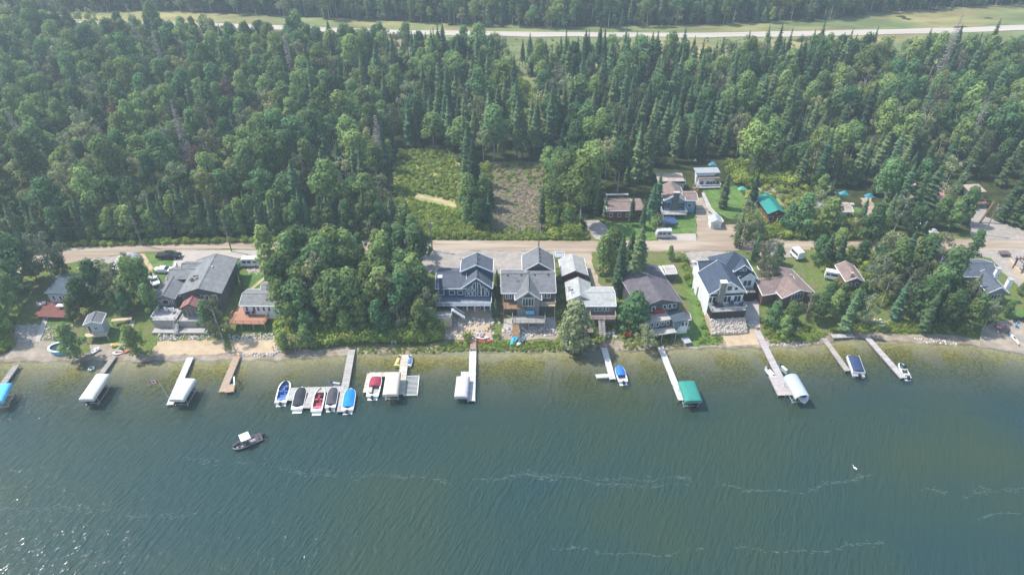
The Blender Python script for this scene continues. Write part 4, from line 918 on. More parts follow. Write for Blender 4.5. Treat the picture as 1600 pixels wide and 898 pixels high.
        if rail is not None:
            rl = MB(); runs = [((u0, v0), (u1, v0)), ((u0, v0), (u0, v1)), ((u1, v0), (u1, v1))]
            for (a, b), (c, e) in runs:
                L = math.hypot(c-a, e-b); rl.beam(F(a, b, z+1.0), F(c, e, z+1.0), .09, .07); rl.beam(F(a, b, z+.14), F(c, e, z+.14), .05, .06)
                nb = max(2, int(L/.28))
                for i in range(nb+1): t = i/nb; w_ = .1 if i % 6 == 0 or i == nb else .035; rl.beam(F(a+(c-a)*t, b+(e-b)*t, z+.03), F(a+(c-a)*t, b+(e-b)*t, z+1.0), w_, w_)
            rl.build('railing', [rail], s.root)
        return d
    def chimney(s, x, y, zb, zt, w=.8, d=.8, m=M_STONE, a=0, cap=M_CONC):
        mb = MB(); mb.box((x, y, (zb+zt)/2), (w, d, zt-zb), a); c = mb.build('chimney', [m], s.root)
        k = MB(); k.box((x, y, zt+.08), (w+.2, d+.2, .16), a); subbuild(k, 'cap', [cap], c)
    def pipe(s, x, y, z, h=.6, r_=.09): mb = MB(); mb.tube((x, y, z-.5), (x, y, z+h), r_); mb.build('vent_pipe', [M_STEEL], s.root)
    def stairs(s, F, u, w, v0, z0, v1, z1, m=M_WOODG, name='stairs'):
        mb = MB(); n = max(3, int(abs(z1-z0)/.19))
        for i in range(n): t = (i+.5)/n; v = v0+(v1-v0)*t; z = z0+(z1-z0)*t; L = abs(v1-v0)/n; mb.prism([F(u-w/2, v-L/2, z), F(u+w/2, v-L/2, z), F(u+w/2, v+L/2, z), F(u-w/2, v+L/2, z)], .07)
        for sg in (-1, 1): mb.beam(F(u+sg*w/2, v0, z0-.15), F(u+sg*w/2, v1, z1-.15), .07, .25); mb.beam(F(u+sg*w/2, v0, z0+.9), F(u+sg*w/2, v1, z1+.9), .07, .07)
        mb.build(name, [m], s.root)
    def door(s, u, z, w=.95, h=2.1, side='f', m=M_WHITE, **k): return s.window(u, z, w, h, side, glass=m, name='door', **k)

# --- H4: dark blue house with a tall window gable
h = House('blue_house', 'dark blue house with white trim and tall glazed gable facing the lake', 'house', 725, 484)
cx, cy, w, d, a = rect3((680, 450.5), (728, 450.5), (728, 418), 8.0); cyL = cy
F = h.gable(cx, cy, w, d, a, 8.0, 1.7, 'u', S_NAVY, SH_SLATE, zb=5.2)
h.block(cx, cy+.6, w-1.0, d-2.4, a, h.z0-.6, 5.15, S_NAVY)
for u in (-2.2, 0.2, 2.1): h.window(u, 5.9, 1.3, 1.3)
h.chimney(*W(688.5, 445, 9.0), 7.6, 11.2, .75, .75, m=S_NAVY, cap=M_TRIM)
cx, cy, w, d, a = rect3((720, 450.5), (769.5, 450.5), (769, 422), 8.0)
F = h.gable(cx, cy, w, d, a, 8.0, 2.9, 'v', S_NAVY, SH_SLATE, zb=h.z0-.6, vents=3); GF, GD = F, h.dim
for i, u in enumerate((-2.35, -1.45, -.6, .55, 1.4, 2.35)): h.window(u, 5.5, .72 if i not in (3, 4) else .8, 1.5 if i not in (3, 4) else 1.9)
for u, z0_, hh in ((-1.45, 7.3, .9), (-.55, 7.3, 1.9), (.55, 7.3, 1.9), (1.45, 7.3, .9)):
    sg = 1 if u < 0 else -1; h.window(u, z0_, .75, hh, shape=[(u-.37, z0_), (u+.37, z0_), (u+.37, z0_+hh+(.25 if sg > 0 else -.25)), (u-.37, z0_+hh-(.25 if sg > 0 else -.25))])
for u in (-2.2, 2.2): h.window(u, 7.3, .6, .4)
cx, cy, w, d, a = rect3((719, 424.5), (770, 424.5), (770, 405), 10.2)
F = h.gable(cx, cy, w, d, a, 10.2, 1.9, 'v', S_NAVY, SH_SLATE, zb=h.z0-.6, vents=3)
DF = Frame(*W(725, 472, 5.2), 0.0)
x0, x1 = W(682, 470, 5.2)[0]-DF.cx, W(768, 470, 5.2)[0]-DF.cx
h.deck(DF, x0, x1, -1.4, 2.6, 5.2, mat('blue_grey_deck', (0.16, 0.19, 0.24), .8), M_WHITE, zb=h.z0-.5)
h.block(DF.cx+.8, DF.cy+2.3, 10.5, 1.2, 0, h.z0-.6, 5.05, S_NAVY)
h.deck(DF, x0-.1, x0+3.6, -4.1, -1.6, 3.9, M_CONC, M_WHITE, zb=h.z0-.5, skirt=M_WOODP)
mb = MB()
for i in range(9): t = i/8; p = DF(x0+3.8+2.4*t, -2.2, 4.8-2.0*t); mb.box(p, (.4, 1.0, .06))
mb.beam(DF(x0+3.7, -2.7, 5.6), DF(x0+6.4, -2.7, 3.4), .08, .1); mb.beam(DF(x0+3.7, -1.7, 5.6), DF(x0+6.4, -1.7, 3.4), .08, .1); mb.build('stairs', [M_WHITE], h.root)
for px in (730, 742, 757, 766):
    x, y = W(px, 482, 2.6); mb = MB(); mb.beam((x, y, h.z0-.6), (x, y, 5.1), .28, .28); mb.build('post', [M_WHITE], h.root)
h.door(2.0, h.z0+.1, 1.6, 2.0, F=Frame(DF.cx+.8, DF.cy+2.3, 0), dim=(5.2, .62), m=mat('red_door', (0.35, 0.05, 0.03), .6))
# --- H5: grey house
h = House('grey_house', 'large grey house with cross gables and two-level lakeside decks', 'house', 826, 487)
cx, cy, w, d, a = rect3((783, 458), (869, 457), (868, 420), 8.0)
F = h.gable(cx, cy, w, d, a, 8.0, 2.1, 'u', S_DKGREY, SH_GREY, zb=h.z0-.6, vents=4); MF, MD = F, h.dim
for u in (-4.9, -4.0, -3.1, 3.0, 3.8, 4.6): h.window(u, 6.1, .65, 1.4)
h.pipe(*W(807, 438, 9.4), 9.4, .9)
cx, cy, w, d, a = rect3((816, 424), (867, 424), (865, 399), 8.4)
h.gable(cx, cy, w, d, a, 8.4, 2.5, 'v', S_DKGREY, SH_GREY, zb=h.z0-.6, vents=4)
cx, cy, w, d, a = rect3((804.5, 469), (846.5, 469), (846, 436), 7.6)
F = h.gable(cx, cy, w, d, a, 7.6, 2.5, 'v', S_GREY, SH_GREY, zb=h.z0-.6)
h.window(0, 5.6, 2.6, 2.2, mull=3); h.window(0, 8.0, 2.2, 1.0, shape=[(-1.7, 8.0), (1.7, 8.0), (1.0, 8.65), (0, 9.3), (-1.0, 8.65)])
DF = Frame(*W(826, 480, 5.2), 0.0); xa, xb = W(786, 480, 5.2)[0]-DF.cx, W(868, 480, 5.2)[0]-DF.cx
h.deck(DF, xa, xa+5.0, -.6, 3.6, 5.2, M_WOODB, M_WOODB); h.deck(DF, xb-4.6, xb, 0.4, 3.6, 5.2, M_WOODP, M_WOODP)
h.deck(DF, -3.6, 3.6, -3.2, -.6, 3.3, M_WOODG, M_WOODG)
mb = MB()
for i in range(10): mb.prism([DF(-3.6, -3.2-.32*i-.3, 3.2-.1*i), DF(-2.2, -3.2-.32*i-.3, 3.2-.1*i), DF(-2.2, -3.2-.32*i, 3.2-.1*i), DF(-3.6, -3.2-.32*i, 3.2-.1*i)], .2)
mb.build('stairs', [M_WOODB], h.root)
# --- terrace steps between the two houses
th = House('timber_terraces', 'brown timber terrace steps between the blue and grey houses', 'steps', 776, 490); mb = MB()
x0_, y0_ = P(776, 490)[:2]
for i in range(11):
    y_ = y0_+i*.85; z_ = hz(x0_, y_)+.25
    for sx in (-1, 1): mb.box((x0_+sx*.95, y_, z_), (1.1, .62, .42), 0)
mb.build('timber_step', [M_WOODB], th.root)
# --- H6 red garage and roadside shed
h = House('red_garage', 'barn red garage with pale worn shingle roof', 'garage', 898, 437)
h.gable(*rect3((878, 431), (919, 429.5), (910, 404), 5.6), 5.6, 1.5, 'v', S_RED, SH_PALE); h.window(0, 3.2, 3.2, .9, mull=2)
h = House('tiny_shed', 'tiny white shed with pale roof behind the red garage', 'shed', 875, 406)
h.gable(*rect3((868, 401), (882, 401), (882, 393), 5.0), 5.0, .6, 'u', S_WHITE, M_SILVER)
# --- H7 white roofed cottage
h = House('white_roofed_cottage', 'low cottage with pale worn roof, deck and stairs to the lawn', 'cottage', 925, 493)
cx, cy, w, d, a = rect3((893, 478), (963, 478), (957, 448), 6.2)
F = h.gable(cx, cy, w, d, a, 6.2, 1.2, 'u', S_GREY, SH_PALE); 
for u in (-2.6, -1.9, .6, 1.5, 2.4, 3.2): h.window(u, 4.4, .6, 1.3)
h.pipe(*W(934, 457, 7.0), 7.0, .4)
CF, CD = F, h.dim
cx, cy, w, d, a = rect3((886, 470), (926, 470), (922, 441), 6.4); h.gable(cx, cy, w, d, a, 6.4, 1.5, 'v', S_WHITE, SH_PALE, trim=M_CONC)
h.chimney(*W(889.5, 450, 7.5), 6, 8.0, .5, .5, M_WHITE)
h.deck(CF, -.8, CD[0]+.3, -CD[1]-2.4, -CD[1]+.05, 4.0, mat('plum_deck', (0.17, 0.12, 0.13), .8), M_WOODP); h.stairs(CF, 1.6, 1.2, -CD[1]-2.4, 3.9, -CD[1]-5.6, 2.2, M_WOODG)
# --- H8 purple-grey roofed house with wings
h = House('purple_roofed_house', 'long house with purple-grey roof and glazed two-storey lake front', 'house', 1035, 503)
cx, cy, w, d, a = rect3((1003, 473), (1067, 470.5), (1035, 424), 7.6); a = rad(13); 
cx, cy = Vector(W(1067, 470.5, 7.6)); ww, dd = 10.2, 14.5
FR = Frame(cx, cy, a); cx, cy, _ = FR(-ww/2, dd/2, 0)
F = h.gable(cx, cy, ww, dd, a, 7.4, 1.7, 'v', S_DKGREY, SH_PURP, trim=M_WOODG); HF, HD = F, h.dim
for u in (-3.4, -1.4, 1.2, 2.4, 3.5): h.window(u, 5.7, .9, 1.3)
mb = MB(); mb.beam(F(-2.0, -HD[1]-1.0, 5.0), F(.6, -HD[1]-1.0, 6.4), .2, .12)
h.flat(*F(-1.2, -HD[1]-1.2, 0)[:2], 6.6, 3.4, a, 5.0, S_TEAL, M_CONC, zb=h.z0-.4)
for u in (-2.4, -1.2, 0, 1.2, 2.4): h.window(u, 3.3, .8, 1.2)
x, y, _ = HF(3.4, -HD[1]-2.4, 0)
h.flat(x, y, 3.4, 3.2, a, 5.0, S_TEAL, SH_FLATD, zb=h.z0-.4, pitch=.1)
h.deck(HF, -4.2, 2.4, -HD[1]-5.0, -HD[1]-2.9, 3.0, M_CONC, None)
mb = MB(); mb.box(HF(-.2, -HD[1]-.35, 5.6), (2.2, .5, .9), a); mb.build('red_awning', [mat('red_cloth', (0.35, 0.03, 0.04), .8)], h.root)
h = House('small_boathouse', 'small boathouse with purple roof beside the glazed lake front', 'boathouse', 1064, 508)
h.gable(*rect3((1054, 501), (1080, 499), (1074, 486), 4.6), 4.6, .7, 'u', S_WHITE, SH_PURP, over=.3); h.window(-.8, 2.6, .8, 1.2); h.window(.3, 2.6, .8, 1.2); h.window(1.1, 2.6, .6, 1.2)
h = House('beige_garage', 'flat beige roofed garage behind the purple-roofed house', 'garage', 1035, 432)
h.flat(*rect3((1014, 432), (1040, 430), (1037, 416), 5.6), 5.6, S_TAN, M_CORR, pitch=.03)
h.gable(*rect3((1041, 428), (1058, 427), (1052, 414), 5.2), 5.2, .4, 'u', S_DKGREY, M_CONC)
# --- H9 white house with navy roof
h = House('white_gabled_house', 'white house with dark blue gables, stone chimney and black-skirted deck', 'house', 1140, 497)
a = rad(5); fl = Vector(W(1107.4, 459, 8.2)); fr = Vector(W(1168.2, 459, 8.2)); w = (fr-fl).length; d = 8.5
FF = Frame((fl.x+fr.x)/2, (fl.y+fr.y)/2, a); cx, cy, _ = FF(0, d/2, 0)
F = h.gable(cx, cy, w, d, a, 8.2, 3.3, 'v', S_WHITE, SH_NAVY); WF, WD = F, h.dim
for u in (-3.6, -2.7, -.1, .7, 2.2, 3.0): h.window(u, 5.6, .6, 1.5, frame=M_BLACK)
h.window(.3, 8.9, .9, 1.0, frame=M_BLACK); h.window(1.8, 8.9, .6, .6, frame=M_BLACK)
mb = MB(); mb.beam(F(-w/2+.6, -WD[1]-.06, 7.7), F(w/2-.6, -WD[1]-.06, 7.7), .1, .5); mb.build('trim_band', [M_BLACK], h.root)
x, y, _ = F(-1.6, -WD[1]-.5, 0); h.chimney(x, y, h.z0, 11.6, 1.3, .9, M_STONE, a, M_TRIM)
x, y = W(1147, 394, 12.2); h.gable(x, y, 8.6, 8.0, a, 8.4, 4.0, 'v', S_WHITE, SH_NAVY, hip=True)
h.gable(*rect3((1094, 431), (1130, 429), (1124, 405), 7.4), 7.4, 1.9, 'u', S_WHITE, SH_NAVY)
h.gable(*rect3((1156, 437), (1185, 436), (1172, 404), 7.4), 7.4, 1.7, 'v', S_WHITE, SH_NAVY); h.window(-.5, 5.4, .7, 1.3, frame=M_BLACK); h.window(.5, 5.4, .7, 1.3, frame=M_BLACK)
BF, BD = h.F, h.dim
h.deck(BF, -1.7, 1.7, -BD[1]-2.0, -BD[1]+.05, 4.8, M_WOODG, M_BLACK, skirt=M_BLACK)
h.gable(*rect3((1147, 424.5), (1177, 423.5), (1172, 405), 9.4), 9.4, 1.8, 'v', S_NAVY, SH_NAVY, zb=7.0); h.window(-.45, 9.2, .75, .7); h.window(.45, 9.2, .75, .7)
h.deck(WF, -w/2+.5, w/2-.3, -WD[1]-2.6, -WD[1]+.02, 5.0, mat('grey_deck_boards', (0.33, 0.33, 0.33), .8, .12), M_STEEL, skirt=M_BLACK, zb=3.0)
vf = -WD[1]-2.62; mb = MB(); u0, u1 = -w/2+.3, w/2-.1; zt = 3.02; rr = random.Random(5)
pr_ = [(vf+2.4, .2), (vf+2.4, zt), (vf-.1, zt), (vf-2.6, .9), (vf-2.6, .2)]
mb.add([WF(u, v, z) for u in (u0, u1) for v, z in pr_], [(0, 1, 2, 3, 4), (9, 8, 7, 6, 5)]+[(i, 5+i, 5+(i+1) % 5, (i+1) % 5) for i in range(5)], 2)
for _ in range(210):
    t_ = rr.random(); u = rr.uniform(u0, u1); v = vf-.15-2.5*t_; z = zt-(zt-.9)*t_*1.0; sz = rr.uniform(.2, .5); p = WF(u, v, z+sz*.15); mb.tube((p[0], p[1], p[2]-sz*.4), (p[0]+rr.uniform(-.1, .1), p[1], p[2]+sz*.35), sz*.6, sz*.35, 6, rr.choice((0, 0, 1, 2)))
mb.build('rock_slope', ROCKS, h.root)
h.block(*WF(-w/2+.2, 4.5, 0)[:2], .1, 3.2, a, h.z0-.4, 5.2, S_WHITE)
# --- H10, H11
h = House('brown_roofed_house', 'bungalow with broad brown shingle roof among trees', 'house', 1250, 466)
a = rad(14); fr = W(1274, 456, 5.6); F0 = Frame(fr[0], fr[1], a); cx, cy, _ = F0(-4.2, 4.6, 0)
h.gable(cx, cy, 8.4, 9.4, a, 5.4, 1.6, 'v', S_BROWN, SH_BROWN); h.window(0, 3.9, 3.0, 1.8, mull=3)
x, y, _ = h.F(-3.0, 1.2, 0); h.gable(x, y, 9.5, 7.2, a, 5.2, 1.5, 'u', S_BROWN, SH_BROWN)
x, y, _ = F0(-5.4, 11.0, 0); h.gable(x, y, 3.0, 4.5, a, 4.8, .9, 'v', S_BROWN, SH_BROWN); h.pipe(*W(1254, 424, 7), 7, .5); h.pipe(*W(1254, 432, 6.9), 6.9, .5)
h = House('small_brown_cabin', 'small brown-roofed cabin hidden between tall trees', 'cabin', 1335, 448)
h.gable(*rect3((1322, 440), (1352, 440), (1350, 414), 5.8), 5.8, 1.2, 'v', S_BROWN, SH_BROWN); h.window(-.8, 4.2, .9, 1.0); h.window(.8, 4.2, .9, 1.0); h.chimney(*W(1331, 430, 7), 5.6, 7.6, .4, .4, M_STONE)
# --- H12 dark house right
h = House('dark_roofed_house', 'house with dark slate roofs half hidden by trees at the right', 'house', 1540, 455)
h.gable(*rect3((1506, 432), (1562, 432), (1549, 405), 7.0), 7.0, 1.4, 'u', S_DKGREY, SH_SLATE)
h.gable(*rect3((1474, 420), (1512, 418), (1506, 392), 7.2), 7.2, 1.6, 'v', S_DKGREY, SH_SLATE)
h.gable(*rect3((1544, 458), (1578, 458), (1566, 430), 6.4), 6.4, 1.7, 'v', S_GREY, SH_SLATE); h.window(0, 4.4, 2.0, 1.4, mull=2)
h.chimney(*W(1558, 425, 8), 6, 9.0, .8, .8, M_WHITE, cap=M_CONC); h.chimney(*W(1576, 443, 7), 5, 8.2, .9, .9, M_WHITE)
# --- H1 left cabin, shed, tent
h = House('grey_roofed_cabin', 'low cabin with flat blue-grey roof and red deck', 'cabin', 98, 470)
F = h.flat(*rect3((68, 459), (127, 461), (134, 434), 5.6), 5.6, S_PALEB, SH_FLATD, pitch=.10)
for u in (-2.8, -1.2, -.4, .4, 2.4): h.window(u, 3.5, .8, 1.4)
h.deck(F, -5.2, 3.0, -h.dim[1]-5.2, -h.dim[1]+.05, 2.9, M_WOODR, None)
h = House('white_boathouse', 'small white boathouse with grey gable roof above the beach', 'boathouse', 146, 522)
cx, cy, w, d, a = rect3((129, 508), (158, 505), (169, 489), 4.9)
h.gable(cx, cy, w, d, a, 4.9, .8, 'v', S_PALEB, SH_GREY, over=.25, zb=h.z0+.1); h.window(.3, 3.0, .9, 1.0, mull=1); h.door(-1.0, 2.4, .8, 2.0, m=M_GLASS)
h.deck(h.F, -2.4, 2.4, -h.dim[1]-1.2, -h.dim[1]+.05, 2.3, M_WOODP, None); h.deck(h.F, 2.2, 6.5, 1.5, 2.4, 2.7, M_WOODP, None)
t = thing('garage_shelter', 'silver arched fabric shelter beside the dirt path', 'shelter', P(193, 425)); a = rad(8); F = Frame(*P(196, 421)[:2], a); rings = []
for v in np.linspace(-4.0, 4.0, 9): rings.append([F(3.1*math.cos(q), v, t.location.z+(2.3*math.sin(q)**.8)+.1) for q in np.linspace(math.pi, 0, 13)])
mb = MB(); mb.loft(rings); mb.f += [tuple(range(13)), tuple(range(8*13+12, 8*13-1, -1))]; mb.m += [0, 0]; mb.build('cover', [M_SILVER], t)
mb = MB()
for i in (0, 4, 8):
    for p, q in zip(rings[i][:-1], rings[i][1:]): mb.beam((p[0], p[1], p[2]+.03), (q[0], q[1], q[2]+.03), .08, .05)
mb.build('frame', [M_STEEL], t)
h = House('corner_house', 'dark gabled house mostly cut off by the left edge', 'house', 4, 455)
h.gable(*rect3((-40, 452), (12, 450), (10, 428), 6.0), 6.0, 1.4, 'v', S_DKGREY, SH_SLATE)
# --- H2 large grey complex, left
SH_GREY = shingle('mid_grey_shingles', (0.19, 0.195, 0.20))
h = House('large_grey_house', 'sprawling house with long grey gable roof and stone terraces', 'house', 310, 480)
a = rad(-14)
# main: ridge runs away from the lake; right eave (346,459)->(372,408)
fr = Vector(W(346, 459, 7.2)); br = Vector(W(370, 408, 7.2)); dv = br-fr; a = math.atan2(-dv.x, dv.y); w, d = 9.6, dv.length+1
F0 = Frame(fr.x, fr.y, a); cx, cy, _ = F0(-w/2, d/2, 0)
F = h.gable(cx, cy, w, d, a, 7.2, 1.6, 'v', S_DKGREY, SH_GREY, vents=0, trim=M_BLACK); HF, HD = F, h.dim
for u in (.2, 1.2, 3.0): h.window(u, 5.0, .8, 1.7)
h.pipe(*W(332, 418, 8.4), 8.4, .4, .25)
mb = MB(); c = F(-1.9, -2.0, 8.4)
for i in range(5): mb.box((c[0]+rnd.uniform(-1, 1), c[1]+rnd.uniform(-.6, .6), c[2]+.1), (.5, .4, .5), rnd.random())
mb.box((c[0], c[1], c[2]-.15), (3.0, 1.6, .3), a); mb.build('roof_hatch', [M_STONE], h.root)
x, y, _ = F(-w/2-1.0, 2.8, 0); h.gable(x, y, 8.0, 5.0, a, 6.4, 1.2, 'u', S_DKGREY, SH_GREY, trim=M_BLACK)
x, y, _ = F(-w/2+.6, d/2-2.2, 0); h.gable(x, y, 6.5, 5.0, a, 6.6, 1.3, 'u', S_DKGREY, SH_GREY, trim=M_BLACK)
x, y, _ = F(-w/2-3.6, -2.6, 0); h.flat(x, y, 6.2, 4.6, a, 5.4, S_DKGREY, SH_GREY)
# sunroom with red roof
fl, fr = (279, 483), (314, 483); cx, cy, w2, d2, _ = rect3((281, 480), (313, 481), (322, 464), 5.6)
h.gable(cx, cy, w2, d2+1.6, a*.7, 5.8, 1.3, 'v', S_GREY, SH_RED, over=.35, zb=h.z0, trim=M_BLACK)
for u in (-1.5, -.5, .5, 1.5): h.window(u, 3.6, .9, 2.0, glass=M_SCREEN, frame=M_WOODG)
# left cottage wing
fr = Vector(W(273, 465, 5.8)); F1 = Frame(fr.x, fr.y, a); x, y, _ = F1(-2.4, 4.8, 0)
h.gable(x, y, 4.8, 10.0, a, 5.6, 1.3, 'v', S_GREY, SH_GREY, trim=M_CONC); h.window(-.1, 3.8, 1.4, 1.4, glass=mat('dark_red_curtain', (0.12, 0.02, 0.025), .7)); h.window(-1.4, 3.8, .5, 1.2); h.window(1.3, 3.8, .5, 1.2)
# terraces
TF = Frame(*W(285, 500, 3.2), 0.0)
h.deck(TF, -6.4, -1.2, -.6, 3.6, 3.6, M_CONC, M_WHITE, skirt=M_WOODG, zb=.6)
h.deck(TF, -.8, 6.6, -.4, 2.6, 3.3, M_CONC, None, skirt=M_WOODG, zb=.6)
h.deck(TF, -6.4, 6.2, -2.3, -.7, 1.5, M_CONC, None, skirt=M_STONE, zb=.2)
h.stairs(TF, -1.0, .8, -.8, 3.0, -2.6, 1.4, M_CONC)
# fence strip beside the pad
t = thing('white_screen_wall', 'short white wall beside the concrete parking pad', 'wall', P(276, 426)); mb = MB(); mb.beam(tuple(P(274, 430)[:2])+(3.9,), tuple(P(278, 417)[:2])+(3.9,), .25, 1.6); mb.build('panel', [M_WHITE], t)
# --- H3 cottage with orange deck
h = House('grey_cottage', 'grey-roofed cottage with white front and orange timber deck', 'cottage', 405, 492)
cx, cy, w, d, a = rect3((373, 477), (437, 478), (442, 452), 5.8)
F = h.gable(cx, cy, w, d, a, 5.8, 1.0, 'u', S_WHITE, SH_GREY); CF, CD = F, h.dim
for u in (-3.2, -1.6, -.6, .6, 1.8): h.window(u, 3.9, .7, 1.3, frame=M_TRIM)
x, y, _ = F(1.4, d/2+.6, 0); h.gable(x, y, 5.8, 4.2, a, 5.8, .9, 'u', S_WHITE, SH_GREY)
x, y, _ = F(2.5, d/2+3.0, 0); h.flat(x, y, 3.4, 2.4, a, 5.2, S_WHITE, M_SILVER)
h.deck(CF, -6.6, 1.5, -CD[1]-3.4, -CD[1]+.05, 2.9, M_WOODO, M_WOODO, zb=1.2); h.deck(CF, -6.6, -CD[0], -CD[1], CD[1]-1, 2.9, M_WOODO, None)
# --- north side
h = House('brown_roofed_cabin', 'dark red cabin with wide brown roof north of the road', 'cabin', 975, 341)
F = h.gable(*rect3((948, 329.5), (990, 329), (986, 309), 6.6), 6.6, .9, 'u', S_LOG, SH_BROWN)
for u in (-2.2, 0, 2.2): h.window(u, 4.4, .9, 1.2)
mb = MB(); mb.beam(F(-h.dim[0], h.dim[1]+.3, 7.8), F(h.dim[0], h.dim[1]+.3, 7.8), .8, .16); mb.build('ridge_awning', [M_SILVER], h.root)
h.flat(*rect3((990, 329), (1008, 328.5), (1006, 310), 6.2), 6.2, S_LOG, SH_BROWN)
h = House('light_blue_cabin', 'light blue two-wing cabin with stone chimney north of the road', 'cabin', 1062, 333)
cx, cy, w, d, a = rect3((1038, 313.5), (1072, 313.5), (1066, 292), 7.8)
F = h.gable(cx, cy, w, d, a, 7.8, 1.7, 'v', S_BLUE, SH_BROWN); h.window(-1.8, 5.2, 1.5, 1.6, frame=M_BLACK); h.window(1.9, 5.2, 1.5, 1.6, frame=M_BLACK)
x, y, _ = F(.1, -h.dim[1]-.45, 0); h.chimney(x, y, h.z0, 10.3, 1.5, .8, mat('dark_stone', (0.10, 0.115, 0.125), .9, .3, 3, .5, 5)); h.deck(F, -3.4, 3.2, -h.dim[1]-2.4, -h.dim[1]+.05, 4.6, M_CONC, M_WHITE)
cx, cy, w, d, a = rect3((1068, 313), (1091, 313), (1088, 299), 7.4); h.gable(cx, cy, w, d, a, 7.4, .9, 'u', S_BLUE, SH_BROWN); h.window(0, 5.0, 1.2, 1.2)
h = House('tan_garage', 'tan roofed garage with two brown doors behind the light blue cabin', 'garage', 1048, 289)
h.flat(*rect3((1028, 284), (1070, 283.5), (1066, 273), 6.6), 6.6, S_TAN, SH_TAN, pitch=.12); h.door(-2.4, h.z0+.1, 1.8, 1.9, m=M_WOODB); h.door(.2, h.z0+.1, 1.8, 1.9, m=M_WOODB)
h = House('navy_roofed_shed', 'small pale blue shed with navy roof beside the tan garage', 'shed', 1062, 295)
h.gable(*rect3((1053, 287), (1071, 287), (1070, 280), 5.8), 5.8, .7, 'u', S_PALEB, SH_NAVY, over=.2)
h = House('white_flat_roofed_cabin', 'white cabin with pale flat roof and brown veranda at the forest edge', 'cabin', 1107, 293)
F = h.flat(*rect3((1088, 271), (1126, 270), (1124, 262), 7.6), 7.6, S_WHITE, M_SILVER, pitch=.02)
h.flat(*rect3((1091, 280), (1125, 279), (1124, 272), 6.2), 6.2, S_WHITE, SH_BROWN, pitch=.2)
for u in (-1.8, 0, 1.8): h.window(u, 4.1, 1.2, 1.3)
h.deck(h.F, -3.4, 3.4, -h.dim[1]-1.8, -h.dim[1]+.05, 4.0, M_WOODG, M_WHITE); h.stairs(h.F, -4.0, 1.0, -h.dim[1]-.5, 3.9, -h.dim[1]-3.4, 3.2, M_WOODB)
h = House('white_garden_shed', 'small white shed beside the dirt driveway', 'shed', 1121, 353)
h.gable(*rect3((1111, 347), (1130, 347), (1127, 338), 5.4), 5.4, .7, 'v', S_WHITE, M_SILVER, over=.2); h.door(0, 3.3, 1.5, 1.7, m=S_PALEB)
h = House('green_roofed_cabin', 'red log cabin with bright green metal roof', 'cabin', 1215, 347)
F = h.gable(*rect3((1200, 335), (1229, 334), (1213, 307), 6.8), 6.8, 1.2, 'v', S_LOG, M_GREENM, trim=M_BLACK)
for u in (-1.2, 1.2): h.window(u, 4.4, 1.3, 1.5)
h.window(0, 6.7, .4, .4)
for u in (-2.2, 2.2): pass
h.deck(F, -2.6, 2.6, -h.dim[1]-2.0, -h.dim[1]+.05, 4.2, M_WOODR, M_WOODR); h.flat(*rect3((1184, 309), (1203, 308), (1200, 303), 6.6), 6.6, S_LOG, M_GREENM)
h = House('small_white_cabin', 'small white cabin with tan roof between leafy trees', 'cabin', 1318, 340)
F = h.gable(*rect3((1307, 331), (1334, 330.5), (1332, 316), 6.4), 6.4, .9, 'u', S_WHITE, SH_TAN); h.window(-1.4, 4.3, .6, 1.3, frame=M_BLACK); h.window(1.4, 4.3, .6, 1.3, frame=M_BLACK)
h.flat(*rect3((1276, 325), (1306, 325), (1305, 316), 5.8), 5.8, S_WHITE, M_SILVER); h.chimney(*W(1331, 321, 7), 6, 7.4, .8, .8, M_WHITE)
h = House('rusty_roofed_shed', 'rusty brown-roofed shed in the trees behind the small white cabin', 'shed', 1298, 305)
h.gable(*rect3((1290, 302), (1307, 301), (1303, 291), 6.2), 6.2, .8, 'v', S_BROWN, SH_TAN)
h = House('faded_red_roofed_house', 'house with faded patchy red roof deep among trees', 'house', 1465, 318)
h.gable(*rect3((1442, 309), (1487, 310), (1483, 291), 7.2), 7.2, 1.6, 'u', S_TAN, M_PINK); h.window(0, 5.0, 1.2, 1.0)
h.gable(*rect3((1440, 306), (1460, 306), (1462, 290), 7.4), 7.4, 1.3, 'v', S_TAN, M_PINK)
h = House('dark_forest_cabin', 'dark cabin with grey-brown roof and deck under the tall spruces', 'cabin', 1527, 318)
F = h.flat(*rect3((1516, 301), (1542, 300), (1540, 289), 7.2), 7.2, S_DKGREY, SH_TAN, pitch=.08); h.window(1.0, 5.2, 1.6, 1.0)
h.deck(F, -3.0, 3.0, -h.dim[1]-2.4, -h.dim[1]+.05, 4.6, M_WOODB, M_BLACK); h.stairs(F, -4.2, 1.4, -h.dim[1]-.5, 4.6, -h.dim[1]-4.0, 3.2, M_WOODR)
for px, py, lb, rf in ((1406, 308, 'bluish grey shed under trees left of the faded red roof', M_SILVER), (1443, 350, 'small pale green-roofed shed under the large dark tree', M_WHITE)):
    h = House('garden_shed', lb, 'shed', px, py+4); h.gable(*rect3((px-8, py), (px+8, py), (px+7, py-9), 5.2), 5.2, .7, 'u', S_PALEB, rf, over=.2); h.door(0, 3.3, 1.0, 1.6, m=M_WOODG)
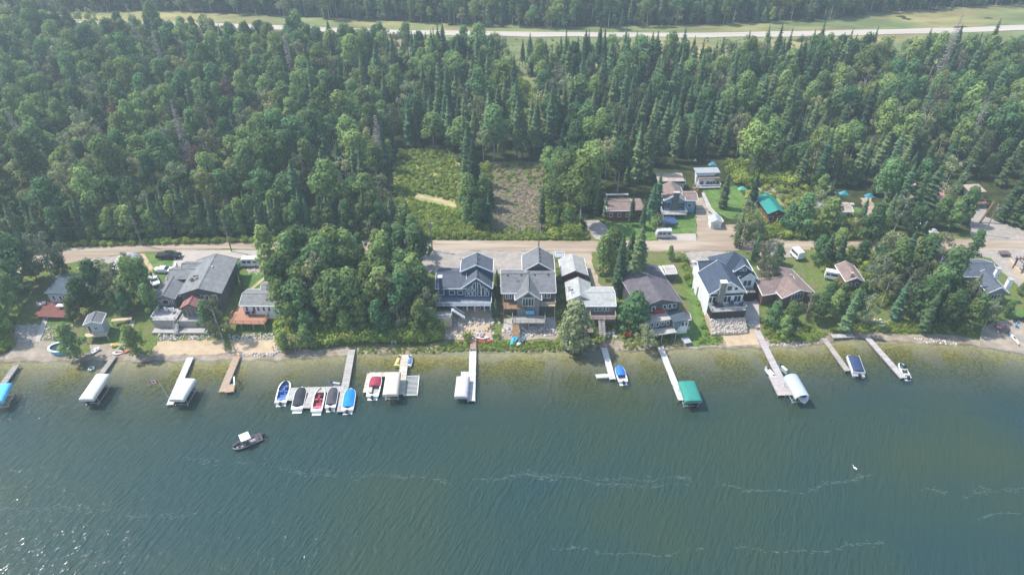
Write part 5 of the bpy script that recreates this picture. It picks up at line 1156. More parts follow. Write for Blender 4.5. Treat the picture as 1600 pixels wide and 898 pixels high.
# pergola on the right gravel lot and log border
t = thing('timber_pergola', 'dark brown timber frame at the right edge of the gravel lot', 'pergola', P(1597, 425)); x, y, z = t.location
for dx, dy in ((-1.4, -1.5), (-1.4, 1.5), (2.6, -1.5), (2.6, 1.5)): mb = MB(); mb.beam((x+dx, y+dy, z-.2), (x+dx, y+dy, z+2.8), .3, .3); mb.build('post', [M_BARK], t)
mb = MB()
for dy in (-1.5, 1.5): mb.beam((x-2.0, y+dy, z+2.95), (x+3.2, y+dy, z+2.95), .25, .3)
for dx in np.linspace(-1.6, 2.8, 6): mb.beam((x+dx, y-2, z+3.2), (x+dx, y+2, z+3.2), .14, .2)
mb.build('rafters', [M_BARK], t)
t = thing('log_border', 'pale timber border curving along the right gravel lot', 'border', P(1590, 425)); mb = MB(); pl = [P(*q) for q in ((1577, 409), (1584, 419), (1592, 429), (1602, 440), (1616, 452))]
for p, q in zip(pl[:-1], pl[1:]): mb.beam((p[0], p[1], p[2]+.4), (q[0], q[1], q[2]+.4), .5, 1.0)
mb.build('timber', [M_WOODP], t)
def flatthing(name, label, cat, px, py, w, d, h_, m, a=0, legs=True, m2=None):
    x, y, z = P(px, py); t = thing(name, label, cat, (x, y, z), a, local=True); mb = MB(); mb.box((0, 0, h_), (w, d, .12)); n = max(2, int(w/.35))
    for i in range(n): mb.box((-w/2+w*(i+.5)/n, 0, h_+.08), (w/n-.04, d, .05))
    mb.build('top', [m], t)
    for i in (-1, 1):
        for j in (-1, 1): k = MB(); k.beam((i*(w/2-.15), j*(d/2-.15), 0), (i*(w/2-.15), j*(d/2-.15), h_-.05), .1, .1); k.build('leg', [m2 or m], t)
    return t
flatthing('lean_to_shelter', 'dark brown shelter table on the grey beach at the right', 'shelter', 1564, 516, 2.6, 1.7, 1.1, mat('maroon_boards', (0.17, 0.10, 0.12), .7), rad(-12), m2=M_BLACK)
flatthing('picnic_table', 'dark picnic table on the gravel by the road junction', 'table', 1568, 399, 2.4, 1.6, .8, mat('table_boards', (0.13, 0.10, 0.10), .8))
flatthing('fire_shelter', 'grey-brown low shelter roof on the bank beside the willow-like tree', 'shelter', 914, 523, 3.4, 1.8, 1.4, mat('brown_grey_boards', (0.19, 0.15, 0.14), .8))
flatthing('glass_patio_table', 'small pale table on the grass before the wooded lot', 'table', 616, 536, 1.2, 1.2, .8, M_WHITE)
flatthing('hot_tub', 'small grey-topped box on the lawn beside the sandy beach', 'box', 1072, 536, 1.6, 1.8, .8, mat('grey_vinyl', (0.35, 0.38, 0.42), .6), rad(15))
flatthing('glass_patio_table', 'small white crate by the bushes right of the sandy beach', 'crate', 1248, 516, 1.0, 1.0, .6, M_WHITE)
# ------------------------------------------------------------------ docks
def uv(p, q):
    d = Vector((q[0]-p[0], q[1]-p[1])); L = d.length; d /= L; return d, Vector((-d.y, d.x)), L
def dock(label, segs, m, z=.55, name='dock', planks=.32):
    """segs: (px,py)->(px,py), width. boards laid across each run, two side beams, posts into the lake bed"""
    p0 = W(*segs[0][0], z); t = thing(name, label, 'dock', (p0[0], p0[1], 0)); mb = MB(); fr = MB(); rr = random.Random(len(label))
    for n_, (a, b, w) in enumerate(segs):
        p, q = W(*a, z), W(*b, z); d, nrm, L = uv(p, q); n = int(L/planks); zz = z+.004*n_
        for i in range(n):
            c = Vector(p)+d*(L*(i+.5)/n); j = rr.uniform(-.008, .008)+(.03 if n_ else 0)
            x0 = c-d*(L/n/2-.012); x1 = c+d*(L/n/2-.012); e = nrm*(w/2+rr.uniform(-.012, .012))
            mb.prism([(*(x0-e), zz+j), (*(x1-e), zz+j), (*(x1+e), zz+j), (*(x0+e), zz+j)], .05, rr.choice((0, 0, 1)))
        for sg in (-1, 1):
            e = nrm*(w/2-.04)*sg; fr.beam((*(Vector(p)+e), zz-.17), (*(Vector(q)+e), zz-.17), .08, .2)
        k = max(1, int(L/3.2))
        for i in range(k+1):
            for sg in (-1, 1):
                c = Vector(p)+d*(L*i/k)+nrm*(w/2+.06)*sg; zb = hz(c.x, c.y)-.3
                if zb > z-.3: continue
                po = MB(); po.tube((c.x, c.y, zb), (c.x, c.y, z+.28), .045, n=5); po.build('post', [M_STEEL], t)
    m2 = mat(m.name+'_worn', tuple(v*.86 for v in m_col(m)), .85, .15, 2)
    o = mb.build('planks', [m, m2], t); o['kind'] = 'stuff'; fr.build('frame', [M_WOODG if m is not M_DOCKW else M_WHITE], t); return t
COLS = {'white_dock_boards': (.54, .54, .53), 'weathered_grey_wood': (.30, .285, .27), 'brown_wood': (.27, .17, .10), 'pale_wood': (.5, .4, .29)}
def m_col(m): return COLS.get(m.name, (.35, .33, .31))
M_LG = mat('light_grey_dock', (0.38, 0.37, 0.35), .8, .12, 1.5); COLS['light_grey_dock'] = (.38, .37, .35)
M_PALE = mat('pale_dock_boards', (0.50, 0.46, 0.39), .8, .1, 1.5); COLS['pale_dock_boards'] = (.50, .46, .39)
M_LV = mat('greyish_composite', (0.42, 0.38, 0.38), .8, .1, 1.5); COLS['greyish_composite'] = (.42, .38, .38)
dock('narrow grey dock at the left edge leading to a blue-topped lift', [((25, 570), (0, 605), 1.25), ((0, 605), (-8, 616), 1.25)], M_WOODG)
dock('short weathered dock leading to the left white canopy', [((178, 556), (156, 586), 1.1)], M_WOODG)
dock('white dock with a flag at its end', [((297, 558), (265, 632), 1.35)], M_DOCKW)
dock('brown wooden dock ending in a small platform', [((370, 556), (347, 612), 1.5), ((361, 600), (358.5, 612.5), 1.6)], mat('tan_wood', (0.37, 0.26, 0.17), .8, .15, 2)); 
dock('long grey dock with side fingers holding five boats', [((549.5, 546), (532, 643), 1.5), ((453, 610), (537, 607.5), 1.6), ((459, 608), (450, 625.5), 1.7), ((489, 610), (479, 637.5), 1.45)], M_LG)
dock('pale U-shaped dock around the boats with red and beige covers', [((632.5, 554), (626, 616), 1.6), ((577, 585), (629, 584.5), 1.3), ((580, 583), (573.5, 613), 1.7)], M_PALE)
dock('white dock with brown landward end below the blue house', [((739, 546), (736.5, 626), 1.45), ((720, 584.5), (737, 584.5), 1.5)], M_DOCKW)
dock('short brown gangway up to the white dock', [((739.5, 529), (739.3, 546), 1.3)], mat('reddish_boards', (0.30, 0.17, 0.13), .8), z=.9, name='gangway')
dock('white T-shaped dock beside the small blue-covered boat', [((944, 543), (957.5, 592), 1.25), ((931, 587.5), (954, 586), 1.0)], M_DOCKW)
dock('long white dock left of the green boat canopy', [((1032, 541), (1065.5, 625), 1.25)], M_DOCKW)
dock('long grey boardwalk dock with double-wide end beside the arched canopy', [((1183, 516), (1233, 617), 1.45), ((1207, 587), (1222, 617.5), 1.55)], M_LV)
dock('weathered dock beside the navy-covered pontoon boat', [((1287, 527), (1325, 579), 1.15)], mat('weathered_tan', (0.36, 0.31, 0.26), .85, .2, 2.5))
dock('straight grey-white dock beside the small open motorboat', [((1355, 526), (1412, 590), 1.3)], M_LV)
dock('pale stored dock section lying along the shaded shore', [((1300, 525), (1333, 523.5), 1.2)], M_LG, z=.7, name='dock_section')
dock('weathered dock running off the right edge', [((1590, 521), (1625, 553), 1.2)], M_WOODG)
# ladder / slide on the brown dock
x, y = W(358, 596, .6); t = thing('dock_slide', 'white curved slide at the end of the brown dock', 'slide', (x+.6, y, 0)); mb = MB()
for i in range(8): a0, a1 = i/8*1.5, (i+1)/8*1.5; mb.beam((x+.5+.9*math.sin(a0), y+1.5-2.6*i/8, .55+.9*math.sin(a0*2)), (x+.5+.9*math.sin(a1), y+1.5-2.6*(i+1)/8, .55+.9*math.sin(a1*2)), .3, .08)
mb.build('chute', [M_WHITE], t)
# blue-topped lift left edge
# ------------------------------------------------------------------ boat lifts with canopies
def canopy(label, px, py, L, Wd, a, m, style='flat', z=2.5, name='boat_lift', boat=True):
    x, y = W(px, py, z+.3); t = thing(name, label, 'boat lift', (x, y, 0), a, local=True); mb = MB()
    n = 9; rings = []
    for i in range(13):
        v = -L/2+L*i/12; e = min(1, (L/2-abs(v))/.5+.35) if style != 'vault' else 1
        ring = []
        for j in range(n):
            q = j/(n-1); u = (q-.5)*Wd
            if style == 'vault': ang = math.pi*(1-q); ring.append((Wd/2*math.cos(ang), v, z-.3+1.15*math.sin(ang)**.9))
            else: h_ = .38*(1-(2*q-1)**4)*e; ring.append((u, v, z+h_))
        if style != 'vault': ring = [(-Wd/2-.02, v, z-.5)]+ring+[(Wd/2+.02, v, z-.5)]
        rings.append(ring)
    mb.loft(rings)
    if style != 'vault':
        for rg in (rings[0], rings[-1]): mb.add(rg, [tuple(range(len(rg)))])
    else:
        mb.add(rings[-1], [tuple(range(len(rings[-1])))])
    mb.build('canopy', [m], t, smooth_=True)
    fr = MB(); zz = z-.5 if style != 'vault' else z-.3
    for sg in (-1, 1): fr.beam((sg*(Wd/2-.02), -L/2, zz), (sg*(Wd/2-.02), L/2, zz), .07, .07); fr.beam((sg*(Wd/2-.3), -L/2+.6, .25), (sg*(Wd/2-.3), L/2-.6, .25), .12, .12)
    for v in (-L/2, 0, L/2): fr.beam((-Wd/2, v, zz), (Wd/2, v, zz), .06, .06)
    for v in (-L*.32, L*.32): fr.beam((-Wd/2+.2, v, .15), (Wd/2-.2, v, .15), .12, .14)
    fr.build('frame', [M_STEEL], t)
    for i in (-1, 1):
        for j in (-1, 1): k = MB(); k.tube((i*(Wd/2-.15), j*L*.34, -1.8), (i*(Wd/2-.15), j*L*.34, zz), .06, n=6); k.build('post', [M_STEEL], t)
    return t
# ------------------------------------------------------------------ boats
def hull_rings(L, B, H, bow=.62):
    out = []
    for i in range(15):
        t = i/14; y = -L/2+L*t
        b = B/2*(1 if t < bow else math.sqrt(max(0, 1-((t-bow)/(1-bow))**2.2)))*(.93+.07*min(1, t*4)); sheer = H*(1+.16*t*t)
        out.append((t, y, max(b, .02), sheer))
    return out
def boat(label, cat, px, py, L=5.8, B=2.3, a=0.0, hullm=M_WHITE, cover=None, inner=None, style='runabout', H=.85, trimm=None, group=None, seatm=None, motor=True, z=-.22, cov_from=.12, cov_to=.93):
    x, y = W(px, py, .5); t = thing('motorboat' if style != 'pontoon' else 'pontoon_boat', label, cat, (x, y, z), a, group, local=True)
    R = hull_rings(L, B, H); mb = MB(); rings = []
    for q, yy, b, s in R: rings.append([(-b, yy, s), (-b*.97, yy, s*.62), (-b*.72, yy, .12+.1*q), (0, yy, -.05+.25*max(0, q-.7)), (b*.72, yy, .12+.1*q), (b*.97, yy, s*.62), (b, yy, s)])
    mb.loft(rings, m=0); mb.add(rings[0], [tuple(range(7))], 0)
    # gunwale deck and sole
    c0, c1 = .10, (.80 if style != 'bowrider' else .93); ins = []
    for q, yy, b, s in R:
        bi = max(b-.24, .01) if c0 < q < c1 else .0; ins.append((q, yy, b, s, bi))
    for (q0, y0, b0, s0, i0), (q1, y1, b1, s1, i1) in zip(ins[:-1], ins[1:]):
        for sg in (-1, 1):
            f = [(sg*b0, y0, s0), (sg*b1, y1, s1), (sg*i1, y1, s1+.03), (sg*i0, y0, s0+.03)]; mb.add(f if sg > 0 else f[::-1], [(0, 1, 2, 3)], 0)
            if i0 > 0 or i1 > 0: g = [(sg*i0, y0, s0+.03), (sg*i1, y1, s1+.03), (sg*i1*.95, y1, .3), (sg*i0*.95, y0, .3)]; mb.add(g, [(0, 1, 2, 3)], 1)
    mb.add([(-B*.37, -L*.41, .3), (B*.37, -L*.41, .3), (B*.37, L*.15, .3), (0, L*.42, .34), (-B*.37, L*.15, .3)], [(0, 1, 2, 3, 4)], 1)
    mb.build('hull', [hullm, inner or mat('grey_sole', (.35, .35, .36), .8)], t, smooth_=False)
    rb = MB()
    for (q0, y0, b0, s0), (q1, y1, b1, s1) in zip(R[:-1], R[1:]):
        for sg in (-1, 1): rb.beam((sg*b0, y0, s0-.08), (sg*b1, y1, s1-.08), .07, .09)
    rb.build('rub_rail', [trimm or M_STEEL], t)
    sm = seatm or mat('cream_seat', (.55, .52, .48), .7)
    if cover is not None:
        cm = MB(); cr = []
        for q, yy, b, s in R:
            if cov_from <= q <= cov_to: cr.append([(-(b+.03), yy, s-.05), (-b*.8, yy, s+.10), (-b*.4, yy, s+.24+.22*math.exp(-((q-.55)/.15)**2)), (0, yy, s+.28+.3*math.exp(-((q-.55)/.15)**2)), (b*.4, yy, s+.24+.22*math.exp(-((q-.55)/.15)**2)), (b*.8, yy, s+.10), (b+.03, yy, s-.05)])
        cm.loft(cr); cm.add(cr[0], [tuple(range(7))]); cm.add(cr[-1], [tuple(range(6, -1, -1))]); cm.build('cover', [cover], t, smooth_=True)
    else:
        for sx in (-1, 1):
            k = MB(); k.box((sx*B*.2, L*.02, .62), (.5, .5, .18)); k.box((sx*B*.2, L*.02-.28, .86), (.5, .12, .5)); k.build('seat', [sm], t)
        k = MB(); k.box((0, -L*.33, .62), (B*.7, .6, .3)); k.box((0, -L*.33-.33, .85), (B*.7, .14, .35)); k.build('rear_bench', [sm], t)
        k = MB()
        for sg in (-1, 1): k.add([(sg*.1, L*.22, .98), (sg*B*.42, L*.12, .95), (sg*B*.40, L*.09, 1.35), (sg*.1, L*.17, 1.4)], [(0, 1, 2, 3)])
        k.add([(-.1, L*.22, .98), (.1, L*.22, .98), (.1, L*.17, 1.4), (-.1, L*.17, 1.4)], [(0, 1, 2, 3)]); k.build('windshield', [M_GLASS], t)
        k = MB(); k.box((B*.2, L*.13, .85), (.6, .35, .35)); k.build('console', [M_BLACK], t)
    k = MB(); k.box((0, -L/2-.28, .2), (B*.75, .55, .07)); k.build('swim_platform', [hullm], t)
    if motor: k = MB(); k.box((0, -L/2-.35, .85), (.42, .62, .5)); k.box((0, -L/2-.3, .35), (.2, .3, .7)); k.build('outboard_motor', [M_BLACK], t)
    return t
def facing(pa, pb, z=.5):
    p, q = W(*pa, z), W(*pb, z); return math.atan2(-(q[0]-p[0]), q[1]-p[1])
a5 = facing((532, 642), (549, 545)); G5 = 'boats moored at the long grey dock'
M_ROYAL = mat('bright_blue_canvas', (0.01, 0.20, 0.58), .7, .08); M_NAVYC = mat('black_canvas', (0.025, 0.03, 0.04), .8, .2, 2); M_CHAR = mat('charcoal_canvas', (0.06, 0.06, 0.075), .8, .2, 2)
boat('white boat with open blue cockpit, leftmost at the long grey dock', 'motorboat', 443, 612, 6.0, 2.5, a5, inner=mat('blue_interior', (.05, .13, .40), .7), style='bowrider', group=G5, seatm=mat('blue_seat', (.10, .2, .5), .7))
boat('white boat under a flat black cover, second from left at the long dock', 'motorboat', 468, 622, 6.0, 2.4, a5, cover=M_NAVYC, group=G5, motor=False)
boat('white boat with open red cockpit between two covered boats', 'motorboat', 498, 624.5, 6.2, 2.3, a5, inner=mat('red_interior', (.30, .04, .07), .7), style='bowrider', group=G5, seatm=mat('pink_seat', (.55, .15, .2), .7), motor=False)
boat('white boat under a charcoal cover beside the main run of the dock', 'motorboat', 519, 621, 5.6, 2.2, a5, cover=M_CHAR, group=G5)
boat('white boat under a bright blue cover', 'motorboat', 545.5, 624, 5.9, 2.4, a5, cover=M_ROYAL, group=G5)
boat('white boat with dark red cover over its front half inside the U-shaped dock', 'motorboat', 585.5, 602, 6.2, 2.6, facing((573, 613), (580, 583)), cover=mat('dark_red_canvas', (.28, .04, .07), .8, .15, 2), cov_from=.42, cov_to=.86)
boat('small white boat under a blue cover at the T-shaped dock', 'motorboat', 970, 584, 4.6, 2.1, facing((974, 596), (967, 574)), cover=mat('blue_canvas', (.03, .16, .55), .7, .1), cov_from=.3)
boat('fishing boat adrift on the open lake under a white sunshade', 'fishing boat', 386, 690, 5.4, 2.1, facing((402, 683), (369, 697)), hullm=mat('dark_grey_hull', (.06, .06, .07), .5), inner=mat('grey_deck_lining', (.36, .34, .37), .8), H=.75, style='bowrider', seatm=mat('dark_seat', (.07, .06, .07), .7))
ft = bpy.context.scene.objects.get('motorboat.007')
for o in list(scene.objects):
    if o.get('label', '').startswith('fishing boat adrift'):
        k = MB(); k.prism([(-.95, -.75, 2.25), (.95, -.75, 2.25), (.95, 1.0, 2.3), (-.95, 1.0, 2.3)], .07); k.build('sunshade', [M_WHITE], o)
        for i in (-.85, .85):
            for j in (-.6, .85): k = MB(); k.tube((i, j, .8), (i, j, 2.22), .03, n=5); k.build('pole', [M_STEEL], o)
        k = MB(); k.box((0, 2.35, 1.0), (.25, .45, .25)); k.build('bow_motor', [M_BLACK], o); o.name = 'fishing_boat'
        k = MB(); k.box((-.45, 1.5, .75), (.5, .5, .4)); k.box((.5, 1.3, .7), (.4, .6, .3)); k.build('gear_box', [M_BLACK], o)
b = boat('small open white motorboat at the far end of the straight dock', 'motorboat', 1413, 577.5, 4.4, 1.6, facing((1418, 588), (1407, 567)), H=.6, inner=mat('dark_green_sole', (.06, .12, .12), .8), style='bowrider')
canopy('white flat-topped boat lift canopy at the end of the short weathered dock', 147, 602, 7.0, 2.9, facing((127, 620), (152, 584)), mat('off_white_canvas', (.52, .51, .49), .8, .06))
canopy('white boat lift canopy beside the flag dock', 285, 606, 5.8, 2.9, facing((268, 620), (288, 588)), mat('white_canvas', (.56, .56, .56), .8, .06))
canopy('blue boat lift roof at the left edge', -2, 612, 5.0, 2.8, facing((-10, 625), (4, 598)), mat('sky_blue_canvas', (.10, .48, .75), .7, .06))
canopy('beige boat lift canopy inside the U-shaped dock', 612, 597, 6.2, 3.0, facing((608, 612), (613, 580)), mat('beige_canvas', (.58, .52, .45), .8, .06))
canopy('wrinkled pale lilac boat cover on a lift beside the white dock', 722, 602, 5.6, 2.7, facing((720, 615), (723, 588)), mat('lilac_white_canvas', (.47, .455, .50), .8, .12, 1.5, .5, 2), z=1.7)
canopy('bright green boat lift canopy at the end of the long white dock', 1079, 609, 5.4, 3.4, facing((1085, 622), (1074, 592)), mat('green_canvas', (.03, .22, .18), .7, .06))
canopy('silver arched boat lift canopy at the end of the boardwalk dock', 1246, 603, 6.0, 3.0, facing((1254, 615), (1237, 585)), mat('grey_vault_canvas', (.36, .42, .47), .6, .05), 'vault', z=2.3)
boat('white boat sheltered under the silver arched canopy', 'motorboat', 1250, 612, 5.6, 2.2, facing((1254, 615), (1237, 585))+math.pi, inner=mat('blue_interior', (.05, .13, .40), .7), motor=False)
boat('dark boat sheltered under the white canopy beside the flag dock', 'motorboat', 286, 612, 5.2, 2.1, facing((268, 620), (288, 588)), hullm=M_NAVYC, cover=M_NAVYC)
boat('dark boat sheltered under the left white canopy', 'motorboat', 149, 610, 5.6, 2.1, facing((127, 620), (152, 584)), hullm=M_NAVYC, cover=M_NAVYC)
boat('dark boat sheltered under the bright green canopy', 'motorboat', 1081, 618, 4.6, 2.2, facing((1085, 622), (1074, 592)), hullm=M_NAVYC, cover=M_NAVYC)
# pontoon boat
x, y = W(1337, 572.5, .6); t = thing('pontoon_boat', 'pontoon boat with navy cover beside the weathered dock', 'pontoon boat', (x, y, 0), facing((1342, 588), (1331, 558)), local=True)
for sg in (-1, 1): k = MB(); k.tube((sg*.85, -2.9, .15), (sg*.85, 2.5, .15), .3, n=10); k.tube((sg*.85, 2.5, .15), (sg*.85, 3.1, .3), .3, .08, n=10); k.build('pontoon', [M_STEEL], t)
k = MB(); k.box((0, 0, .5), (2.5, 5.8, .12)); k.build('deck', [mat('grey_sole', (.35, .35, .36), .8)], t)
k = MB()
for sg in (-1, 1): k.box((sg*1.2, .2, .9), (.06, 5.0, .7))
k.box((0, 2.7, .9), (2.4, .06, .7)); k.box((0, -2.3, .9), (2.4, .06, .7)); k.build('side_panel', [M_WHITE], t)
k = MB(); rg = [[(-1.24, v, 1.2), (-.8, v, 1.42), (0, v, 1.55+.1*math.sin(v*2)), (.8, v, 1.42), (1.24, v, 1.2)] for v in np.linspace(-2.1, 2.5, 9)]; k.loft(rg); k.add(rg[0], [tuple(range(5))]); k.add(rg[-1], [tuple(range(5))]); k.build('cover', [mat('navy_canvas', (.03, .05, .12), .7, .15, 2)], t, smooth_=True)
k = MB(); k.box((0, -3.1, .95), (.45, .65, .55)); k.box((0, -3.05, .4), (.2, .3, .7)); k.build('outboard_motor', [M_BLACK], t)
# empty lift rack
x, y = W(643, 601.5, .5); t = thing('empty_boat_lift', 'empty white slatted lift rack in the water beside the U-shaped dock', 'boat lift', (x, y, 0), facing((640, 615), (643, 588)), local=True)
k = MB(); w_, l_ = 2.7, 5.4
for sg in (-1, 1): k.beam((sg*w_/2, -l_/2, .4), (sg*w_/2, l_/2, .4), .12, .12); k.beam((-w_/2, sg*l_/2, .4), (w_/2, sg*l_/2, .4), .12, .12)
k.build('frame', [M_WHITE], t)
for i in range(14): k = MB(); v = -l_/2+l_*(i+1)/15; k.beam((-w_/2, v, .36), (w_/2, v, .36), .1, .06); k.build('slat', [M_WHITE], t)
for i in (-1, 1):
    for j in (-1, 1): k = MB(); k.tube((i*w_/2, j*l_/2, -1.6), (i*w_/2, j*l_/2, .9), .05, n=5); k.build('post', [M_WHITE], t)
# personal watercraft, kayaks and toys
def pwc(label, px, py, a, m, m2):
    x, y = W(px, py, .4); t = thing('personal_watercraft', label, 'watercraft', (x, y, -.05), a, local=True); k = MB(); rg = []
    for i in range(9): q = i/8; b = .6*(1 if q < .55 else math.sqrt(max(0, 1-((q-.55)/.45)**2)))+.02; v = -1.6+3.2*q; rg.append([(-b, v, .35), (-b*.8, v, -.05), (b*.8, v, -.05), (b, v, .35), (b*.4, v, .55+.25*(q > .5)), (-b*.4, v, .55+.25*(q > .5))])
    k.loft(rg, closed=True, caps=True); k.build('hull', [m], t); k = MB(); k.box((0, -.4, .75), (.42, 1.5, .28)); k.build('saddle', [m2], t); k = MB(); k.beam((-.45, .55, 1.0), (.45, .55, 1.0), .07, .07); k.box((0, .75, .85), (.3, .3, .35)); k.build('handlebar', [M_BLACK], t)
pwc('yellow watercraft left of the pale dock by the shore', 623, 563, rad(-6), mat('yellow_gelcoat', (.62, .58, .12), .4), M_WOODP)
pwc('white and blue watercraft right of the pale dock by the shore', 640, 563, rad(-4), M_WHITE, mat('blue_seat', (.10, .2, .5), .7))
pwc('dark watercraft moored above the cross walk of the long grey dock', 523, 600, rad(80), mat('slate_gelcoat', (.08, .10, .14), .4), M_STEEL)
pwc('grey watercraft left of the boardwalk dock', 1203, 581, rad(20), M_STEEL, M_WHITE)
pwc('dark green watercraft right of the boardwalk dock', 1223, 575, rad(25), mat('green_gelcoat', (.05, .10, .09), .4), M_WHITE)
def kayak(label, px, py, a, m, L=3.6, B=.8, cat='kayak', m2=M_BLACK):
    x, y, z = P(px, py); t = thing('kayak', label, cat, (x, y, z+.03), a, local=True); k = MB(); rg = []
    for i in range(13): q = i/12; b = B/2*math.sin(math.pi*(.03+.94*q))**.7+.01; v = -L/2+L*q; h_ = .34+.12*(2*q-1)**2; rg.append([(-b, v, h_*.7), (-b*.5, v, .02), (b*.5, v, .02), (b, v, h_*.7), (b*.35, v, h_), (-b*.35, v, h_)])
    k.loft(rg, closed=True, caps=True); k.build('hull', [m], t, smooth_=False); k = MB(); k.box((0, -.1, .37), (B*.42, .9, .05)); k.build('seat_well', [m2], t)
kayak('turquoise kayak lying on the grass below the grey house', 804, 531, facing((798, 540), (811, 521)), mat('turquoise_plastic', (.06, .42, .62), .5), 4.4, 1.1, m2=M_ROYAL)
kayak('white kayak lying next to the turquoise one', 815, 532.5, facing((808, 541), (823, 523)), M_WHITE, 4.2, 1.0, m2=M_STEEL)
kayak('white canoe lying above the red one by the gangway', 753, 528.5, rad(90), mat('pink_white_plastic', (.62, .5, .5), .5), 3.4, .9)
kayak('red canoe lying on the grass right of the gangway', 757, 534, rad(88), mat('red_plastic', (.42, .03, .03), .5), 3.4, .8)
kayak('white kayak on the grey beach beside the right-edge dock', 1584, 529, facing((1590, 537), (1577, 520)), M_WHITE, 4.2, .9)
kayak('orange-red kayak on the small beach by the weathered dock', 193, 551, rad(-70), mat('orange_plastic', (.55, .12, .05), .5), 2.6, .8)
kayak('white pedal toy at the head of the short weathered dock', 185, 552, rad(-80), M_WHITE, 2.2, 1.2, 'paddle toy')
kayak('white boat hull stored beside the pink bush at the left canopy', -1, 629, rad(-30), M_WHITE, 3.0, 1.4, 'dinghy') if False else None
def ring(name, label, cat, x, y, z, R_, r_, m, n=24, sx=1.0, m2=None, part='tube'):
    t = thing(name, label, cat, (x, y, z), 0, local=True); k = MB(); rg = []
    for i in range(n+1):
        A = 2*math.pi*i/n; rg.append([((R_+r_*math.cos(b_))*math.cos(A)*sx, (R_+r_*math.cos(b_))*math.sin(A), r_+r_*math.sin(b_)) for b_ in np.linspace(0, 2*math.pi, 9)[:-1]])
    k.loft(rg, closed=True); 
    if m2: k.m = [1 if (i//8) % 4 < 2 else 0 for i in range(len(k.f))]
    k.build(part, [m]+([m2] if m2 else []), t, smooth_=True); return t
x, y = W(142.5, 575, .2); ring('inflatable_ring', 'yellow, white and blue swim ring floating by the left dock', 'swim ring', x, y, -.1, .5, .22, mat('yellow_vinyl', (.6, .6, .2), .5), m2=M_ROYAL)
x, y, z = P(887, 545); ring('black_tyre', 'black rubber ring on the shore below the willow-like tree', 'tyre', x, y, z, .75, .3, M_RUBBER)
# oval pool on the left beach
x, y, z = P(96, 547); t = thing('above_ground_pool', 'oval pool with white and blue rim on the left beach', 'pool', (x, y, z), 0, local=True); k = MB(); k2 = MB(); k3 = MB(); n = 28
o_ = [(2.3*math.cos(i*2*math.pi/n), 1.55*math.sin(i*2*math.pi/n)) for i in range(n)]
for i in range(n):
    a_, b_ = o_[i], o_[(i+1) % n]; k.add([(*a_, -.3), (*b_, -.3), (*b_, .95), (*a_, .95)], [(0, 1, 2, 3)]); k2.beam((*a_, 1.0), (*b_, 1.0), .42, .1)
k3.add([(p[0]*.95, p[1]*.95, .72) for p in o_], [tuple(range(n))])
k.build('pool_wall', [mat('pool_blue', (.12, .35, .5), .6)], t); k2.build('rim', [mat('pool_rim', (.55, .68, .75), .5)], t); k3.build('pool_water', [mat('pool_water_dark', (.03, .06, .07), .1, .1)], t)
# trampoline
x, y, z = P(1045, 349); t = thing('trampoline', 'round blue-edged trampoline on the lawn of the light blue cabin', 'trampoline', (x, y, z), 0, local=True); k = MB(); k2 = MB()
o_ = [(1.75*math.cos(i*2*math.pi/20), 1.75*math.sin(i*2*math.pi/20)) for i in range(20)]
k.add([(p[0]*.85, p[1]*.85, .85) for p in o_], [tuple(range(20))]); k.build('mat', [mat('trampoline_mat', (.05, .07, .12), .7)], t)
for i in range(20): k2.beam((*o_[i], .9), (*o_[(i+1) % 20], .9), .4, .08)
k2.build('rim', [mat('trampoline_blue', (.02, .12, .35), .6)], t)
for i in (0, 5, 10, 15): k = MB(); k.tube((*o_[i], 0), (*o_[i], .9), .05, n=5); k.build('leg', [M_STEEL], t)
# fire pit ring of pale stones right of the lawn
x, y, z = P(1113, 512); t = thing('stone_ring', 'pale stone ring at the corner of the sandy beach', 'fire pit', (x, y, z), 0, local=True)
for i in range(14): k = MB(); A = i*2*math.pi/14; k.box((.75*math.cos(A), 1.4*math.sin(A), .2), (.45, .45, .45), A); k.build('stone', [ROCKS[0]], t)
# loungers, chairs, umbrellas
def lounger(label, px, py, a, m, cat='lounger', dz=0.0, z=None):
    x, y, zz = P(px, py); t = thing('sun_lounger', label, cat, (x, y, zz+dz if z is None else z), a, local=True)
    k = MB(); k.box((0, -.3, .38), (.65, 1.3, .1)); k.build('seat', [m], t); k = MB(); k.beam((0, .3, .4), (0, .85, .85), .65, .1); k.build('backrest', [m], t)
    for i in (-.28, .28):
        for j in (-.85, .3): k = MB(); k.box((i, j, .18), (.06, .06, .36)); k.build('leg', [M_STEEL], t)
lounger('left white lounger of the pair on the small beach', 146, 551, rad(-35), M_WHITE); lounger('right white lounger of the pair on the small beach', 150, 550, rad(-35), M_WHITE)
def chair(label, px, py, a, m, z=None, sc=1.0):
    if z is None: x, y, zz = P(px, py)
    else: (x, y), zz = W(px, py, z), z
    t = thing('garden_chair', label, 'chair', (x, y, zz), a, local=True); t.scale = (sc,)*3
    k = MB(); k.box((0, 0, .42), (.55, .55, .08)); k.build('seat', [m], t); k = MB(); k.box((0, .28, .72), (.55, .08, .6)); k.build('backrest', [m], t)
    for i in (-.24, .24):
        for j in (-.24, .24): k = MB(); k.box((i, j, .2), (.06, .06, .4)); k.build('leg', [m], t)
        k = MB(); k.box((i*1.15, 0, .62), (.08, .5, .05)); k.build('armrest', [m], t)
M_ORG = mat('orange_red_plastic', (.55, .09, .04), .5); M_TURQ = mat('turquoise_cushion', (.03, .30, .42), .7)
chair('left orange chair on the bank beside the T-shaped dock', 977, 524, rad(200), M_ORG, sc=1.3); chair('right orange chair on the bank beside the T-shaped dock', 983, 526, rad(160), M_ORG, sc=1.3)
